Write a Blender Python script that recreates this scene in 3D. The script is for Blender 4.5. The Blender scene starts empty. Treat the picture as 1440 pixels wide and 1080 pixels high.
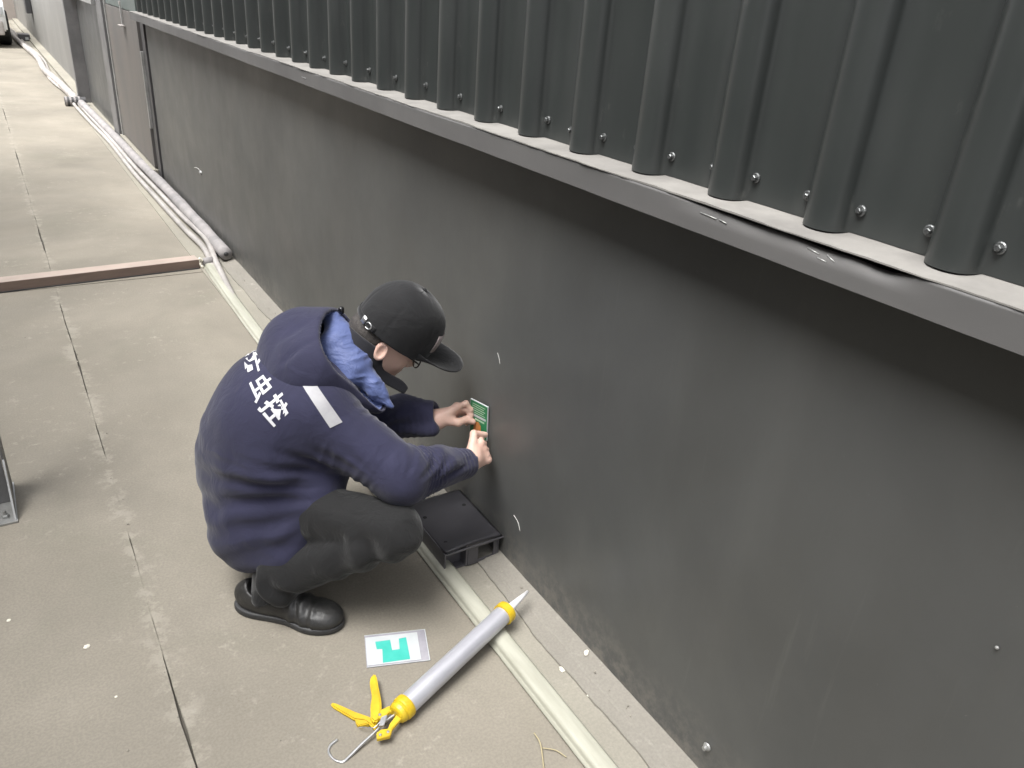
import bpy, bmesh, math, random
import numpy as np
from mathutils import Vector, Matrix
from mathutils.bvhtree import BVHTree

random.seed(7)
rng = np.random.default_rng(7)
R_ = math.radians
S = bpy.context.scene
COL = S.collection

# ------------------------------------------------------------------ camera, world, sun, exposure
CAM = Vector((-1.046, 0.0, 1.5))
cam_d = bpy.data.cameras.new('camera')
cam = bpy.data.objects.new('camera', cam_d)
COL.objects.link(cam)
right = Vector((0.84573, -0.52889, 0.07077))
up = Vector((0.18177, 0.41023, 0.89368))
back = -Vector((0.50169, 0.74296, -0.44308))
M = Matrix((right, up, back)).transposed().to_4x4()
M.translation = CAM
cam.matrix_world = M
cam_d.sensor_width = 36
cam_d.lens = 27.39
cam_d.clip_start = 0.02
cam_d.clip_end = 400
S.camera = cam

SUN_EL, SUN_AZ = 64.0, 262.0
w = bpy.data.worlds.new('World')
S.world = w
w.use_nodes = True
nt = w.node_tree
nt.nodes.clear()
sky = nt.nodes.new('ShaderNodeTexSky')
sky.sky_type = 'NISHITA'
sky.sun_disc = False
sky.sun_elevation = R_(SUN_EL)
sky.sun_rotation = R_(SUN_AZ)
sky.dust_density = 4.0
hs = nt.nodes.new('ShaderNodeHueSaturation')
hs.inputs['Saturation'].default_value = 0.22
bg = nt.nodes.new('ShaderNodeBackground')
bg.inputs['Strength'].default_value = 0.10
wo = nt.nodes.new('ShaderNodeOutputWorld')
nt.links.new(sky.outputs[0], hs.inputs['Color'])
nt.links.new(hs.outputs[0], bg.inputs['Color'])
nt.links.new(bg.outputs[0], wo.inputs['Surface'])

sd = bpy.data.lights.new('sun', 'SUN')
sd.energy = 1.5
sd.angle = R_(36)
sd.color = (1.0, 0.992, 0.97)
sun = bpy.data.objects.new('sun', sd)
COL.objects.link(sun)
az = R_(SUN_AZ)
el = R_(SUN_EL)
sdir = Vector((math.sin(az) * math.cos(el), math.cos(az) * math.cos(el), math.sin(el)))   # towards the sun
sun.rotation_euler = sdir.to_track_quat('Z', 'Y').to_euler()
sun.location = (-4, 0, 6)

S.view_settings.view_transform = 'Standard'
S.view_settings.look = 'None'
S.view_settings.exposure = 1.95
S.view_settings.gamma = 1.0
S.view_settings.use_curve_mapping = False

# ------------------------------------------------------------------ helpers
def tag(o, label=None, cat=None, group=None, kind=None):
    if label: o['label'] = label
    if cat: o['category'] = cat
    if group: o['group'] = group
    if kind: o['kind'] = kind
    return o

def empty(name, loc=(0, 0, 0), rz=0.0):
    o = bpy.data.objects.new(name, None)
    o.empty_display_size = 0.1
    o.location = loc
    o.rotation_euler = (0, 0, rz)
    COL.objects.link(o)
    return o

def link(name, me, m=None, parent=None, loc=None, smooth=False):
    o = bpy.data.objects.new(name, me)
    COL.objects.link(o)
    if m is not None:
        for mm in (m if isinstance(m, (list, tuple)) else [m]):
            me.materials.append(mm)
    if smooth:
        me.polygons.foreach_set('use_smooth', [True] * len(me.polygons))
    if parent is not None:
        o.parent = parent
    if loc is not None:
        o.location = loc
    return o

def obj(name, bm, m=None, parent=None, loc=None, smooth=False):
    me = bpy.data.meshes.new(name)
    bm.to_mesh(me)
    bm.free()
    return link(name, me, m, parent, loc, smooth)

def pydata(name, vs, fs, m=None, parent=None, loc=None, smooth=False):
    me = bpy.data.meshes.new(name)
    me.from_pydata([tuple(v) for v in vs], [], [tuple(f) for f in fs])
    me.update()
    return link(name, me, m, parent, loc, smooth)

def add_box(bm, x0, x1, y0, y1, z0, z1, bev=0.0, mat=None):
    b = bmesh.new()
    bmesh.ops.create_cube(b, size=1)
    for v in b.verts:
        v.co = Vector(((x0 + x1) / 2 + v.co.x * (x1 - x0), (y0 + y1) / 2 + v.co.y * (y1 - y0), (z0 + z1) / 2 + v.co.z * (z1 - z0)))
    if bev:
        bmesh.ops.bevel(b, geom=b.edges[:], offset=bev, segments=2, affect='EDGES', profile=0.7)
    if mat is not None:
        b.transform(mat)
    me = bpy.data.meshes.new('t')
    b.to_mesh(me)
    b.free()
    bm.from_mesh(me)
    bpy.data.meshes.remove(me)

def box(name, x0, x1, y0, y1, z0, z1, m, parent=None, bev=0.0, loc=None, mat=None):
    bm = bmesh.new()
    add_box(bm, x0, x1, y0, y1, z0, z1, bev, mat)
    return obj(name, bm, m, parent, loc)

def frame_along(pts):
    n = len(pts)
    T = []
    for i in range(n):
        a = pts[max(i - 1, 0)]
        b = pts[min(i + 1, n - 1)]
        T.append((b - a).normalized())
    ref = Vector((0, 0, 1)) if abs(T[0].z) < 0.9 else Vector((1, 0, 0))
    out = []
    x = T[0].cross(ref).normalized()
    for t in T:
        x = (x - t * x.dot(t)).normalized()
        out.append((t, x, t.cross(x).normalized()))
    return out

def add_tube(bm, pts, r, seg=12, caps=True):
    pts = [Vector(p) for p in pts]
    fr = frame_along(pts)
    rings = []
    for i, (p, (t, x, y)) in enumerate(zip(pts, fr)):
        rr = r[i] if isinstance(r, (list, tuple)) else r
        rings.append([bm.verts.new(p + (x * math.cos(a) + y * math.sin(a)) * rr) for a in [2 * math.pi * k / seg for k in range(seg)]])
    for a, b in zip(rings, rings[1:]):
        for k in range(seg):
            bm.faces.new((a[k], a[(k + 1) % seg], b[(k + 1) % seg], b[k]))
    if caps:
        bm.faces.new(rings[0][::-1])
        bm.faces.new(rings[-1])

def smooth_pts(ctrl, n=8):
    c = [Vector(p) for p in ctrl]
    c = [c[0] * 2 - c[1]] + c + [c[-1] * 2 - c[-2]]
    out = []
    for i in range(1, len(c) - 2):
        for k in range(n):
            t = k / n
            out.append(0.5 * ((2 * c[i]) + (c[i + 1] - c[i - 1]) * t + (2 * c[i - 1] - 5 * c[i] + 4 * c[i + 1] - c[i + 2]) * t * t + (-c[i - 1] + 3 * c[i] - 3 * c[i + 1] + c[i + 2]) * t ** 3))
    out.append(c[-2])
    return out

def tube(name, pts, r, m, parent=None, seg=12, smooth=True, loc=None):
    bm = bmesh.new()
    add_tube(bm, pts, r, seg)
    o = obj(name, bm, m, parent, loc, smooth)
    return o

def add_lathe(bm, prof, seg=24, mat=None):
    rings = []
    for (r, z) in prof:
        rings.append([bm.verts.new((r * math.cos(2 * math.pi * k / seg), r * math.sin(2 * math.pi * k / seg), z)) for k in range(seg)])
    for a, b in zip(rings, rings[1:]):
        for k in range(seg):
            bm.faces.new((a[k], a[(k + 1) % seg], b[(k + 1) % seg], b[k]))
    bm.faces.new(rings[0][::-1])
    bm.faces.new(rings[-1])
    if mat is not None:
        vs = [v for r_ in rings for v in r_]
        bmesh.ops.transform(bm, matrix=mat, verts=vs)

def prism(name, outline, z0, z1, m, parent=None, mat=None, bev=0.0):
    bm = bmesh.new()
    a = [bm.verts.new((x, y, z0)) for x, y in outline]
    b = [bm.verts.new((x, y, z1)) for x, y in outline]
    n = len(a)
    bm.faces.new(a[::-1])
    bm.faces.new(b)
    for k in range(n):
        bm.faces.new((a[k], a[(k + 1) % n], b[(k + 1) % n], b[k]))
    if bev:
        bmesh.ops.bevel(bm, geom=bm.edges[:], offset=bev, segments=2, affect='EDGES', profile=0.7)
    if mat is not None:
        bm.transform(mat)
    bmesh.ops.recalc_face_normals(bm, faces=bm.faces[:])
    return obj(name, bm, m, parent)

def basis(x, y, z, o):
    m = Matrix((x, y, z)).transposed().to_4x4()
    m.translation = o
    return m

# ------------------------------------------------------------------ materials
class NT:
    def __init__(s, name):
        s.m = bpy.data.materials.new(name)
        s.m.use_nodes = True
        s.t = s.m.node_tree
        s.b = s.t.nodes['Principled BSDF']
        s.tc = s.t.nodes.new('ShaderNodeTexCoord')
        s.co = s.tc.outputs['Object']

    def n(s, typ, **kw):
        nd = s.t.nodes.new(typ)
        for k, v in kw.items():
            setattr(nd, k, v)
        return nd

    def L(s, a, b):
        s.t.links.new(a, b)

    def noise(s, scale, detail=4, rough=0.55, stretch=None, dist=0.0):
        nd = s.n('ShaderNodeTexNoise')
        nd.inputs['Scale'].default_value = scale
        nd.inputs['Detail'].default_value = detail
        nd.inputs['Roughness'].default_value = rough
        nd.inputs['Distortion'].default_value = dist
        if stretch:
            mp = s.n('ShaderNodeMapping')
            mp.inputs['Scale'].default_value = stretch
            s.L(s.co, mp.inputs['Vector'])
            s.L(mp.outputs[0], nd.inputs['Vector'])
        else:
            s.L(s.co, nd.inputs['Vector'])
        return nd.outputs['Fac']

    def ramp(s, f, a, b, c0=(0, 0, 0, 1), c1=(1, 1, 1, 1)):
        nd = s.n('ShaderNodeValToRGB')
        nd.color_ramp.elements[0].position = a
        nd.color_ramp.elements[1].position = b
        nd.color_ramp.elements[0].color = c0
        nd.color_ramp.elements[1].color = c1
        s.L(f, nd.inputs[0])
        return nd.outputs[0]

    def mix(s, f, a, b, typ='MIX'):
        nd = s.n('ShaderNodeMix', data_type='RGBA', blend_type=typ)
        if hasattr(f, 'is_output'):
            s.L(f, nd.inputs[0])
        else:
            nd.inputs[0].default_value = f
        for i, v in ((6, a), (7, b)):
            if hasattr(v, 'is_output'):
                s.L(v, nd.inputs[i])
            else:
                nd.inputs[i].default_value = (*v, 1) if len(v) == 3 else v
        return nd.outputs[2]

    def math(s, op, a, b=None, clamp=False):
        nd = s.n('ShaderNodeMath', operation=op)
        nd.use_clamp = clamp
        for i, v in ((0, a), (1, b)):
            if v is None:
                continue
            if hasattr(v, 'is_output'):
                s.L(v, nd.inputs[i])
            else:
                nd.inputs[i].default_value = v
        return nd.outputs[0]

    def xyz(s):
        nd = s.n('ShaderNodeSeparateXYZ')
        s.L(s.co, nd.inputs[0])
        return nd.outputs

    def bump(s, f, strength=0.3, dist=0.002, prev=None):
        nd = s.n('ShaderNodeBump')
        nd.inputs['Strength'].default_value = strength
        nd.inputs['Distance'].default_value = dist
        s.L(f, nd.inputs['Height'])
        if prev is not None:
            s.L(prev, nd.inputs['Normal'])
        s.L(nd.outputs[0], s.b.inputs['Normal'])
        return nd.outputs[0]

    def col(s, c):
        if hasattr(c, 'is_output'):
            s.L(c, s.b.inputs['Base Color'])
        else:
            s.b.inputs['Base Color'].default_value = (*c, 1)

    def set(s, rough=None, metal=None, spec=None):
        if rough is not None:
            if hasattr(rough, 'is_output'):
                s.L(rough, s.b.inputs['Roughness'])
            else:
                s.b.inputs['Roughness'].default_value = rough
        if metal is not None: s.b.inputs['Metallic'].default_value = metal
        if spec is not None: s.b.inputs['Specular IOR Level'].default_value = spec
        return s

def simple(name, c1, c2=None, rough=0.6, scale=8, metal=0, spec=0.5, bump=0.15, bscale=60, bdist=0.001, stretch=None):
    k = NT(name)
    c2 = c2 or tuple(v * 0.75 for v in c1)
    f = k.ramp(k.noise(scale, 5, 0.6, stretch), 0.35, 0.65)
    k.col(k.mix(f, c1, c2))
    if bump:
        k.bump(k.noise(bscale, 4), bump, bdist)
    k.set(rough, metal, spec)
    return k.m

def concrete(name, base, dark, light, speck=1.0, crack_x=None):
    k = NT(name)
    big = k.ramp(k.noise(0.9, 5, 0.6, dist=0.4), 0.32, 0.68)
    mid = k.ramp(k.noise(6, 6, 0.65), 0.38, 0.66)
    c = k.mix(big, base, dark)
    c = k.mix(k.math('MULTIPLY', mid, 0.45), c, tuple(v * 0.78 for v in base))
    green = k.ramp(k.noise(1.7, 4, 0.6, dist=0.8), 0.55, 0.75)
    c = k.mix(k.math('MULTIPLY', green, 0.22), c, (dark[0] * 0.80, dark[1] * 0.9, dark[2] * 0.78))
    sp = k.ramp(k.noise(26, 6, 0.7), 0.56, 0.7)
    patch = k.ramp(k.noise(2.3, 4, 0.6), 0.45, 0.62)
    c = k.mix(k.math('MULTIPLY', k.math('MULTIPLY', sp, patch), 0.55 * speck), c, light)
    fine = k.ramp(k.noise(160, 3, 0.6), 0.4, 0.6)
    c = k.mix(k.math('MULTIPLY', fine, 0.22), c, tuple(v * 0.6 for v in dark))
    # dark grit
    v = k.n('ShaderNodeTexVoronoi')
    v.inputs['Scale'].default_value = 55
    k.L(k.co, v.inputs['Vector'])
    grit = k.ramp(v.outputs['Distance'], 0.05, 0.12, (1, 1, 1, 1), (0, 0, 0, 1))
    c = k.mix(k.math('MULTIPLY', grit, k.math('MULTIPLY', patch, 0.35)), c, tuple(v_ * 0.45 for v_ in dark))
    if crack_x is not None:
        x = k.xyz()[0]
        wob = k.math('MULTIPLY', k.math('SUBTRACT', k.noise(3.2, 3), 0.5), 0.06)
        d = k.math('ABSOLUTE', k.math('SUBTRACT', k.math('ADD', x, wob), crack_x))
        near = k.ramp(d, 0.0, 0.075, (1, 1, 1, 1), (0, 0, 0, 1))
        sp2 = k.ramp(k.math('ADD', k.noise(14, 6, 0.75), k.math('MULTIPLY', near, 0.16)), 0.62, 0.70)
        c = k.mix(k.math('MULTIPLY', k.math('MULTIPLY', near, sp2), 0.32), c, light)
    k.col(c)
    b1 = k.bump(k.noise(9, 8, 0.7), 0.35, 0.004)
    k.bump(k.noise(120, 4, 0.7), 0.35, 0.0012, b1)
    k.set(k.ramp(k.noise(4, 4), 0.3, 0.7, (0.75, 0.75, 0.75, 1), (0.95, 0.95, 0.95, 1)), 0, 0.3)
    return k.m

MAT = {}
MAT['slab'] = concrete('slab_concrete', (0.288, 0.260, 0.214), (0.180, 0.164, 0.135), (0.40, 0.37, 0.315), 1.0, -0.93)
MAT['curb'] = concrete('curb_concrete', (0.31, 0.29, 0.24), (0.22, 0.205, 0.175), (0.47, 0.45, 0.385), 1.3)
MAT['mortar'] = concrete('mortar', (0.265, 0.247, 0.215), (0.195, 0.182, 0.158), (0.42, 0.40, 0.35), 1.0)
MAT['soil'] = simple('joint_dirt', (0.085, 0.076, 0.062), rough=0.95)

def wall_paint():
    k = NT('wall_paint')
    big = k.ramp(k.noise(1.6, 5, 0.6, dist=0.3), 0.3, 0.7)
    c = k.mix(big, (0.065, 0.066, 0.065), (0.049, 0.0505, 0.0500))
    streak = k.ramp(k.noise(2.2, 5, 0.65, stretch=(1, 3.0, 0.35)), 0.52, 0.72)
    c = k.mix(k.math('MULTIPLY', streak, 0.16), c, (0.110, 0.108, 0.100))
    smear = k.ramp(k.noise(0.8, 6, 0.62, dist=1.2), 0.40, 0.66)
    c = k.mix(k.math('MULTIPLY', smear, 0.40), c, (0.094, 0.096, 0.092))
    dirty = k.ramp(k.noise(5, 6, 0.7, stretch=(1, 1, 0.6)), 0.46, 0.72)
    c = k.mix(k.math('MULTIPLY', dirty, 0.38), c, (0.048, 0.048, 0.045))
    drip = k.ramp(k.noise(9, 5, 0.7, stretch=(1, 2.2, 0.12)), 0.62, 0.74)
    c = k.mix(k.math('MULTIPLY', drip, 0.22), c, (0.14, 0.138, 0.128))
    z = k.xyz()[2]
    low = k.ramp(k.math('ADD', z, k.math('MULTIPLY', k.noise(7, 5), 0.10)), 0.05, 0.22, (1, 1, 1, 1), (0, 0, 0, 1))
    splash = k.ramp(k.noise(22, 6, 0.75), 0.42, 0.62)
    c = k.mix(k.math('MULTIPLY', k.math('MULTIPLY', low, splash), 0.75), c, (0.19, 0.175, 0.15))
    speck = k.ramp(k.noise(90, 4, 0.75), 0.70, 0.73)
    c = k.mix(k.math('MULTIPLY', speck, 0.35), c, (0.22, 0.21, 0.20))
    k.col(c)
    b = k.bump(k.noise(2.4, 3, 0.5), 0.35, 0.012)
    k.bump(k.noise(45, 5, 0.6), 0.18, 0.0012, b)
    k.set(k.ramp(k.noise(3, 4), 0.3, 0.7, (0.38, 0.38, 0.38, 1), (0.52, 0.52, 0.52, 1)), 0, 0.75)
    return k.m
MAT['wall'] = wall_paint()

def cladding_mat():
    k = NT('cladding_paint')
    f = k.ramp(k.noise(2.5, 5, 0.6, stretch=(1, 2.5, 0.3)), 0.35, 0.7)
    c = k.mix(f, (0.025, 0.0285, 0.0278), (0.035, 0.0385, 0.0372))
    d = k.ramp(k.noise(30, 6, 0.7, stretch=(1, 1, 0.5)), 0.62, 0.75)
    c = k.mix(k.math('MULTIPLY', d, 0.25), c, (0.14, 0.14, 0.13))
    k.col(c)
    k.bump(k.noise(4, 3, stretch=(1, 1, 0.3)), 0.2, 0.004)
    k.set(k.ramp(k.noise(5, 4), 0.3, 0.7, (0.32, 0.32, 0.32, 1), (0.46, 0.46, 0.46, 1)), 0, 0.6)
    return k.m
MAT['clad'] = cladding_mat()
MAT['flash_face'] = simple('flashing_paint', (0.112, 0.109, 0.107), (0.082, 0.080, 0.079), 0.62, 3, bump=0.25, bscale=14, bdist=0.002, stretch=(1, 0.5, 1))
MAT['dust'] = simple('dusty_ledge', (0.225, 0.215, 0.20), (0.165, 0.157, 0.147), 0.85, 9, bump=0.3, bscale=70)
MAT['screw'] = simple('screw_steel', (0.20, 0.205, 0.205), (0.11, 0.115, 0.115), 0.42, 200, metal=0.8, bump=0)
MAT['rubber'] = simple('rubber', (0.02, 0.02, 0.02), rough=0.7, bump=0)
MAT['trunk'] = simple('cream_plastic', (0.42, 0.415, 0.35), (0.31, 0.305, 0.25), 0.45, 5, bump=0.15, bscale=30, stretch=(4, 0.6, 1))
MAT['pvc'] = simple('white_plastic', (0.40, 0.375, 0.355), (0.28, 0.26, 0.245), 0.5, 6, bump=0.1)
MAT['foam'] = simple('grey_foam', (0.30, 0.28, 0.275), (0.21, 0.20, 0.20), 0.85, 9, bump=0.5, bscale=25, bdist=0.004)
MAT['timber'] = simple('rusty_brown_bar', (0.215, 0.155, 0.125), (0.150, 0.110, 0.092), 0.75, 6, bump=0.4, bscale=30, stretch=(0.5, 3, 3))
MAT['galv'] = simple('galvanised', (0.42, 0.42, 0.41), (0.28, 0.28, 0.27), 0.45, 12, metal=0.6, bump=0.1)
MAT['dark_metal'] = simple('dark_painted_metal', (0.060, 0.058, 0.060), (0.045, 0.044, 0.046), 0.5, 6, bump=0.15)
MAT['post_grey'] = simple('grey_painted_steel', (0.16, 0.155, 0.155), (0.11, 0.108, 0.108), 0.55, 5, bump=0.2)
MAT['panel_tan'] = simple('weathered_panel', (0.125, 0.112, 0.102), (0.095, 0.090, 0.086), 0.5, 2.0, bump=0.2, stretch=(1, 2, 0.4))
MAT['teal'] = simple('grey_green_paint', (0.105, 0.125, 0.118), (0.085, 0.105, 0.098), 0.5, 3)
MAT['box'] = simple('black_box_plastic', (0.090, 0.087, 0.096), (0.068, 0.066, 0.073), 0.32, 7, spec=0.6, bump=0.2, bscale=90, bdist=0.0006)
MAT['hole'] = simple('dark_hole', (0.006, 0.006, 0.006), rough=0.9, bump=0)
MAT['yellow'] = simple('yellow_paint', (0.62, 0.44, 0.02), (0.50, 0.33, 0.015), 0.38, 24, bump=0.25)
MAT['alu'] = simple('brushed_aluminium', (0.50, 0.50, 0.54), (0.42, 0.42, 0.46), 0.30, 8, metal=0.35, bump=0)
MAT['steel'] = simple('bright_steel', (0.60, 0.60, 0.60), (0.42, 0.42, 0.42), 0.3, 60, metal=0.8, bump=0)
MAT['nozzle'] = simple('translucent_nozzle', (0.66, 0.65, 0.66), (0.56, 0.55, 0.56), 0.4, 20, bump=0)
MAT['paper'] = simple('white_card', (0.50, 0.52, 0.53), (0.45, 0.47, 0.48), 0.3, 20, bump=0)
MAT['clearedge'] = simple('clear_plastic_sleeve', (0.36, 0.35, 0.38), (0.28, 0.27, 0.30), 0.15, 20, bump=0)
MAT['cyan'] = simple('turquoise_print', (0.05, 0.40, 0.33), (0.07, 0.45, 0.38), 0.35, 20, bump=0)
MAT['green'] = simple('green_print', (0.020, 0.155, 0.060), (0.028, 0.19, 0.08), 0.35, 20, bump=0)
MAT['lightgreen'] = simple('pale_green_print', (0.45, 0.62, 0.45), (0.38, 0.55, 0.38), 0.4, 20, bump=0)
MAT['orange'] = simple('orange_print', (0.62, 0.22, 0.06), (0.50, 0.20, 0.07), 0.4, 60, bump=0)
MAT['skin'] = simple('skin', (0.60, 0.41, 0.335), (0.54, 0.345, 0.28), 0.5, 18, bump=0.12, bscale=250, bdist=0.0006)
MAT['skin'].node_tree.nodes['Principled BSDF'].inputs['Subsurface Weight'].default_value = 0.12
MAT['skin'].node_tree.nodes['Principled BSDF'].inputs['Subsurface Radius'].default_value = (0.012, 0.005, 0.003)
MAT['nail'] = simple('nail', (0.72, 0.50, 0.44), rough=0.3, bump=0)
MAT['hair'] = simple('black_hair', (0.030, 0.026, 0.024), (0.055, 0.048, 0.044), 0.7, 120, bump=0.8, bscale=300, bdist=0.003)

def cloth(name, c1, c2, rough=0.85, weave=900, wb=0.25, fold=0.5, fdist=0.006, sheen=0.15):
    k = NT(name)
    f = k.ramp(k.noise(7, 5, 0.6), 0.35, 0.65)
    k.col(k.mix(f, c1, c2))
    b = k.bump(k.noise(16, 4, 0.55, dist=0.8), fold, fdist)
    k.bump(k.noise(weave, 2), wb, 0.0004, b)
    k.set(rough, 0, 0.25)
    k.b.inputs['Sheen Weight'].default_value = sheen
    k.b.inputs['Sheen Roughness'].default_value = 0.5
    return k.m
MAT['navy'] = cloth('navy_cloth', (0.0240, 0.0240, 0.0520), (0.0190, 0.0190, 0.0415), fold=0.6, fdist=0.008)
MAT['lining'] = cloth('blue_lining', (0.085, 0.112, 0.245), (0.062, 0.083, 0.190), 0.55, fold=1.0, fdist=0.012)
MAT['trousers'] = cloth('charcoal_cloth', (0.0130, 0.0130, 0.0134), (0.0098, 0.0098, 0.0102), fold=0.9, fdist=0.010)
MAT['cap'] = cloth('black_cotton', (0.013, 0.013, 0.014), (0.010, 0.010, 0.011), 0.8, fold=0.7, fdist=0.006)
MAT['collar'] = cloth('dark_collar_cloth', (0.018, 0.018, 0.022), (0.014, 0.014, 0.018), fold=0.2)
MAT['white_print'] = simple('white_print', (0.52, 0.52, 0.54), (0.46, 0.46, 0.48), 0.6, 60, bump=0)
MAT['reflective'] = simple('reflective_tape', (0.36, 0.355, 0.365), (0.30, 0.295, 0.31), 0.45, 30, bump=0.3, bscale=40)
MAT['badge'] = simple('pinkish_grey_patch', (0.42, 0.36, 0.35), (0.30, 0.25, 0.25), 0.6, 120, bump=0)
MAT['shoe'] = simple('black_leather', (0.016, 0.016, 0.016), (0.030, 0.029, 0.028), 0.46, 25, bump=0.8, bscale=55, bdist=0.003)
MAT['sole'] = simple('shoe_sole', (0.028, 0.028, 0.030), (0.040, 0.040, 0.040), 0.6, 40)
MAT['sock'] = cloth('dark_sock', (0.03, 0.028, 0.030), (0.02, 0.02, 0.02))
MAT['lens'] = simple('glasses_black', (0.01, 0.01, 0.012), rough=0.12, bump=0)
MAT['white_car'] = simple('white_car_paint', (0.78, 0.79, 0.79), (0.74, 0.75, 0.75), 0.25, 3, bump=0)
MAT['car_glass'] = simple('car_glass', (0.02, 0.025, 0.03), rough=0.08, bump=0)
MAT['plaster'] = simple('pinkish_plaster', (0.52, 0.46, 0.42), (0.45, 0.40, 0.36), 0.8, 3)
MAT['far_wall'] = simple('pale_wall', (0.21, 0.205, 0.19), (0.17, 0.165, 0.155), 0.6, 1.2, stretch=(1, 1, 0.4))
MAT['brown'] = simple('brown_pipe', (0.16, 0.11, 0.09), rough=0.5)
MAT['white_chip'] = simple('plaster_chip', (0.72, 0.68, 0.58), (0.6, 0.57, 0.48), 0.8, 90)
MAT['scratch'] = simple('scratch_white', (0.55, 0.55, 0.52), rough=0.7, bump=0)
MAT['twig'] = simple('dry_straw', (0.42, 0.36, 0.22), rough=0.8, bump=0)

#@@SETTING
# ------------------------------------------------------------------ ground
def wobble(n, amp, seed, sc=1.0):
    r = np.random.default_rng(seed)
    out = np.zeros(n)
    t = np.arange(n)
    for k in range(7):
        out += np.sin(t * sc * (0.08 * 1.9 ** k) + r.uniform(0, 6.28)) * amp / (1.45 ** k)
    return out

bm = bmesh.new()
add_box(bm, -40, 40, -30, 80, -0.30, -0.011)
ground = obj('ground', bm, MAT['soil'])
tag(ground, kind='structure')
pavement = tag(empty('pavement'), kind='structure')

JX = -0.93          # the long joint
JY = 4.43           # the cross joint under the brown bar
def slab(x0, x1, y0, y1, sx0=None, sx1=None, seed=0, step=0.03):
    """a concrete slab whose long edges are chipped and uneven"""
    n = max(2, int((y1 - y0) / step))
    ys = np.linspace(y0, y1, n)
    a = np.full(n, x0) + (wobble(n, 0.0020, seed) if sx0 else 0)
    b = np.full(n, x1) + (wobble(n, 0.0020, seed + 5) if sx1 else 0)
    bm = bmesh.new()
    ca = 0.0013
    prof = []
    for i in range(n):
        ch0 = ca * (0.6 + 0.9 * abs(math.sin(i * 1.7 + seed)) * rng.random())
        ch1 = ca * (0.6 + 0.9 * abs(math.sin(i * 1.3 + seed)) * rng.random())
        prof.append([bm.verts.new((a[i], ys[i], -0.07)), bm.verts.new((a[i], ys[i], -ch0)), bm.verts.new((a[i] + ch0, ys[i], 0)),
                     bm.verts.new((b[i] - ch1, ys[i], 0)), bm.verts.new((b[i], ys[i], -ch1)), bm.verts.new((b[i], ys[i], -0.07))])
    for p, q in zip(prof, prof[1:]):
        for k in range(5):
            bm.faces.new((p[k], q[k], q[k + 1], p[k + 1]))
    bm.faces.new(prof[0])
    bm.faces.new(prof[-1][::-1])
    bmesh.ops.recalc_face_normals(bm, faces=bm.faces[:])
    return obj('concrete_slab', bm, MAT['slab'], pavement)
slab(-3.4, JX - 0.0007, -1.5, JY - 0.004, None, True, 1)
slab(JX + 0.0007, -0.20, -1.5, JY - 0.004, True, None, 2)
slab(-3.4, JX - 0.0007, JY + 0.004, 11.0, None, True, 3)
slab(JX + 0.0007, -0.20, JY + 0.004, 11.0, True, None, 4)
slab(-3.4, -0.20, 11.0012, 34.0, None, None, 6, 0.5)

# curb strip between slab and wall, a touch proud, with a mortar fillet at the wall foot
def strip(name, prof_fn, y0, y1, step, m, kindlab=None, parent=None):
    n = int((y1 - y0) / step) + 1
    ys = np.linspace(y0, y1, n)
    vs, fs = [], []
    for i, y in enumerate(ys):
        p = prof_fn(y, i)
        k = len(p)
        vs += [(x, y, z) for x, z in p]
    for i in range(n - 1):
        for j in range(k - 1):
            a = i * k + j
            fs.append((a, a + 1, a + k + 1, a + k))
    return pydata(name, vs, fs, m, parent, smooth=False)
wa, wb_, wc = wobble(2000, 0.003, 11, 1.0), wobble(2000, 0.004, 12, 1.3), wobble(2000, 0.003, 13, 0.9)
cs = strip('curb_strip', lambda y, i: [(-0.205, -0.06), (-0.204, 0.006 + wa[i] * 0.3), (-0.10, 0.007), (-0.03, 0.008), (0.03, 0.008)], -1.5, 34, 0.03, MAT['curb'])
tag(cs, kind='structure')
mf = strip('mortar_fillet', lambda y, i: [(-0.085 + wa[i] * 1.4, 0.000), (-0.083 + wa[i] * 1.4, 0.013), (-0.055 + wb_[i], 0.014 + wc[i] * 0.4),
                                          (-0.048 + wb_[i], 0.019), (-0.012, 0.022 + wc[i] * 0.3), (0.02, 0.026)], -1.5, 6.62, 0.02, MAT['mortar'])
tag(mf, kind='structure')

# ------------------------------------------------------------------ the long wall with flashing and ribbed cladding
def wall_seg(name, y0, y1, z0, z1, x, m, label, th=0.18, wav=0.0015):
    ny = max(2, int((y1 - y0) / 0.12))
    nz = max(2, int((z1 - z0) / 0.15))
    bm = bmesh.new()
    g = [[bm.verts.new((x + (wav * math.sin(j * 0.9 + 1.3) * math.sin(i * 0.7 + j * 0.2) if 0 < j < nz else 0), y0 + (y1 - y0) * i / ny, z0 + (z1 - z0) * j / nz)) for j in range(nz + 1)] for i in range(ny + 1)]
    for i in range(ny):
        for j in range(nz):
            f = bm.faces.new((g[i][j], g[i][j + 1], g[i + 1][j + 1], g[i + 1][j]))
            f.smooth = True
    add_box(bm, x + 0.006, x + th, y0, y1, z0, z1)
    o = obj(name, bm, m)
    tag(o, label, 'wall')
    return o

wall_seg('lower_wall', -1.5, 6.60, -0.06, 1.215, 0.0, MAT['wall'], 'smooth dark grey painted wall below the ribbed cladding, where the man works')

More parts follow.
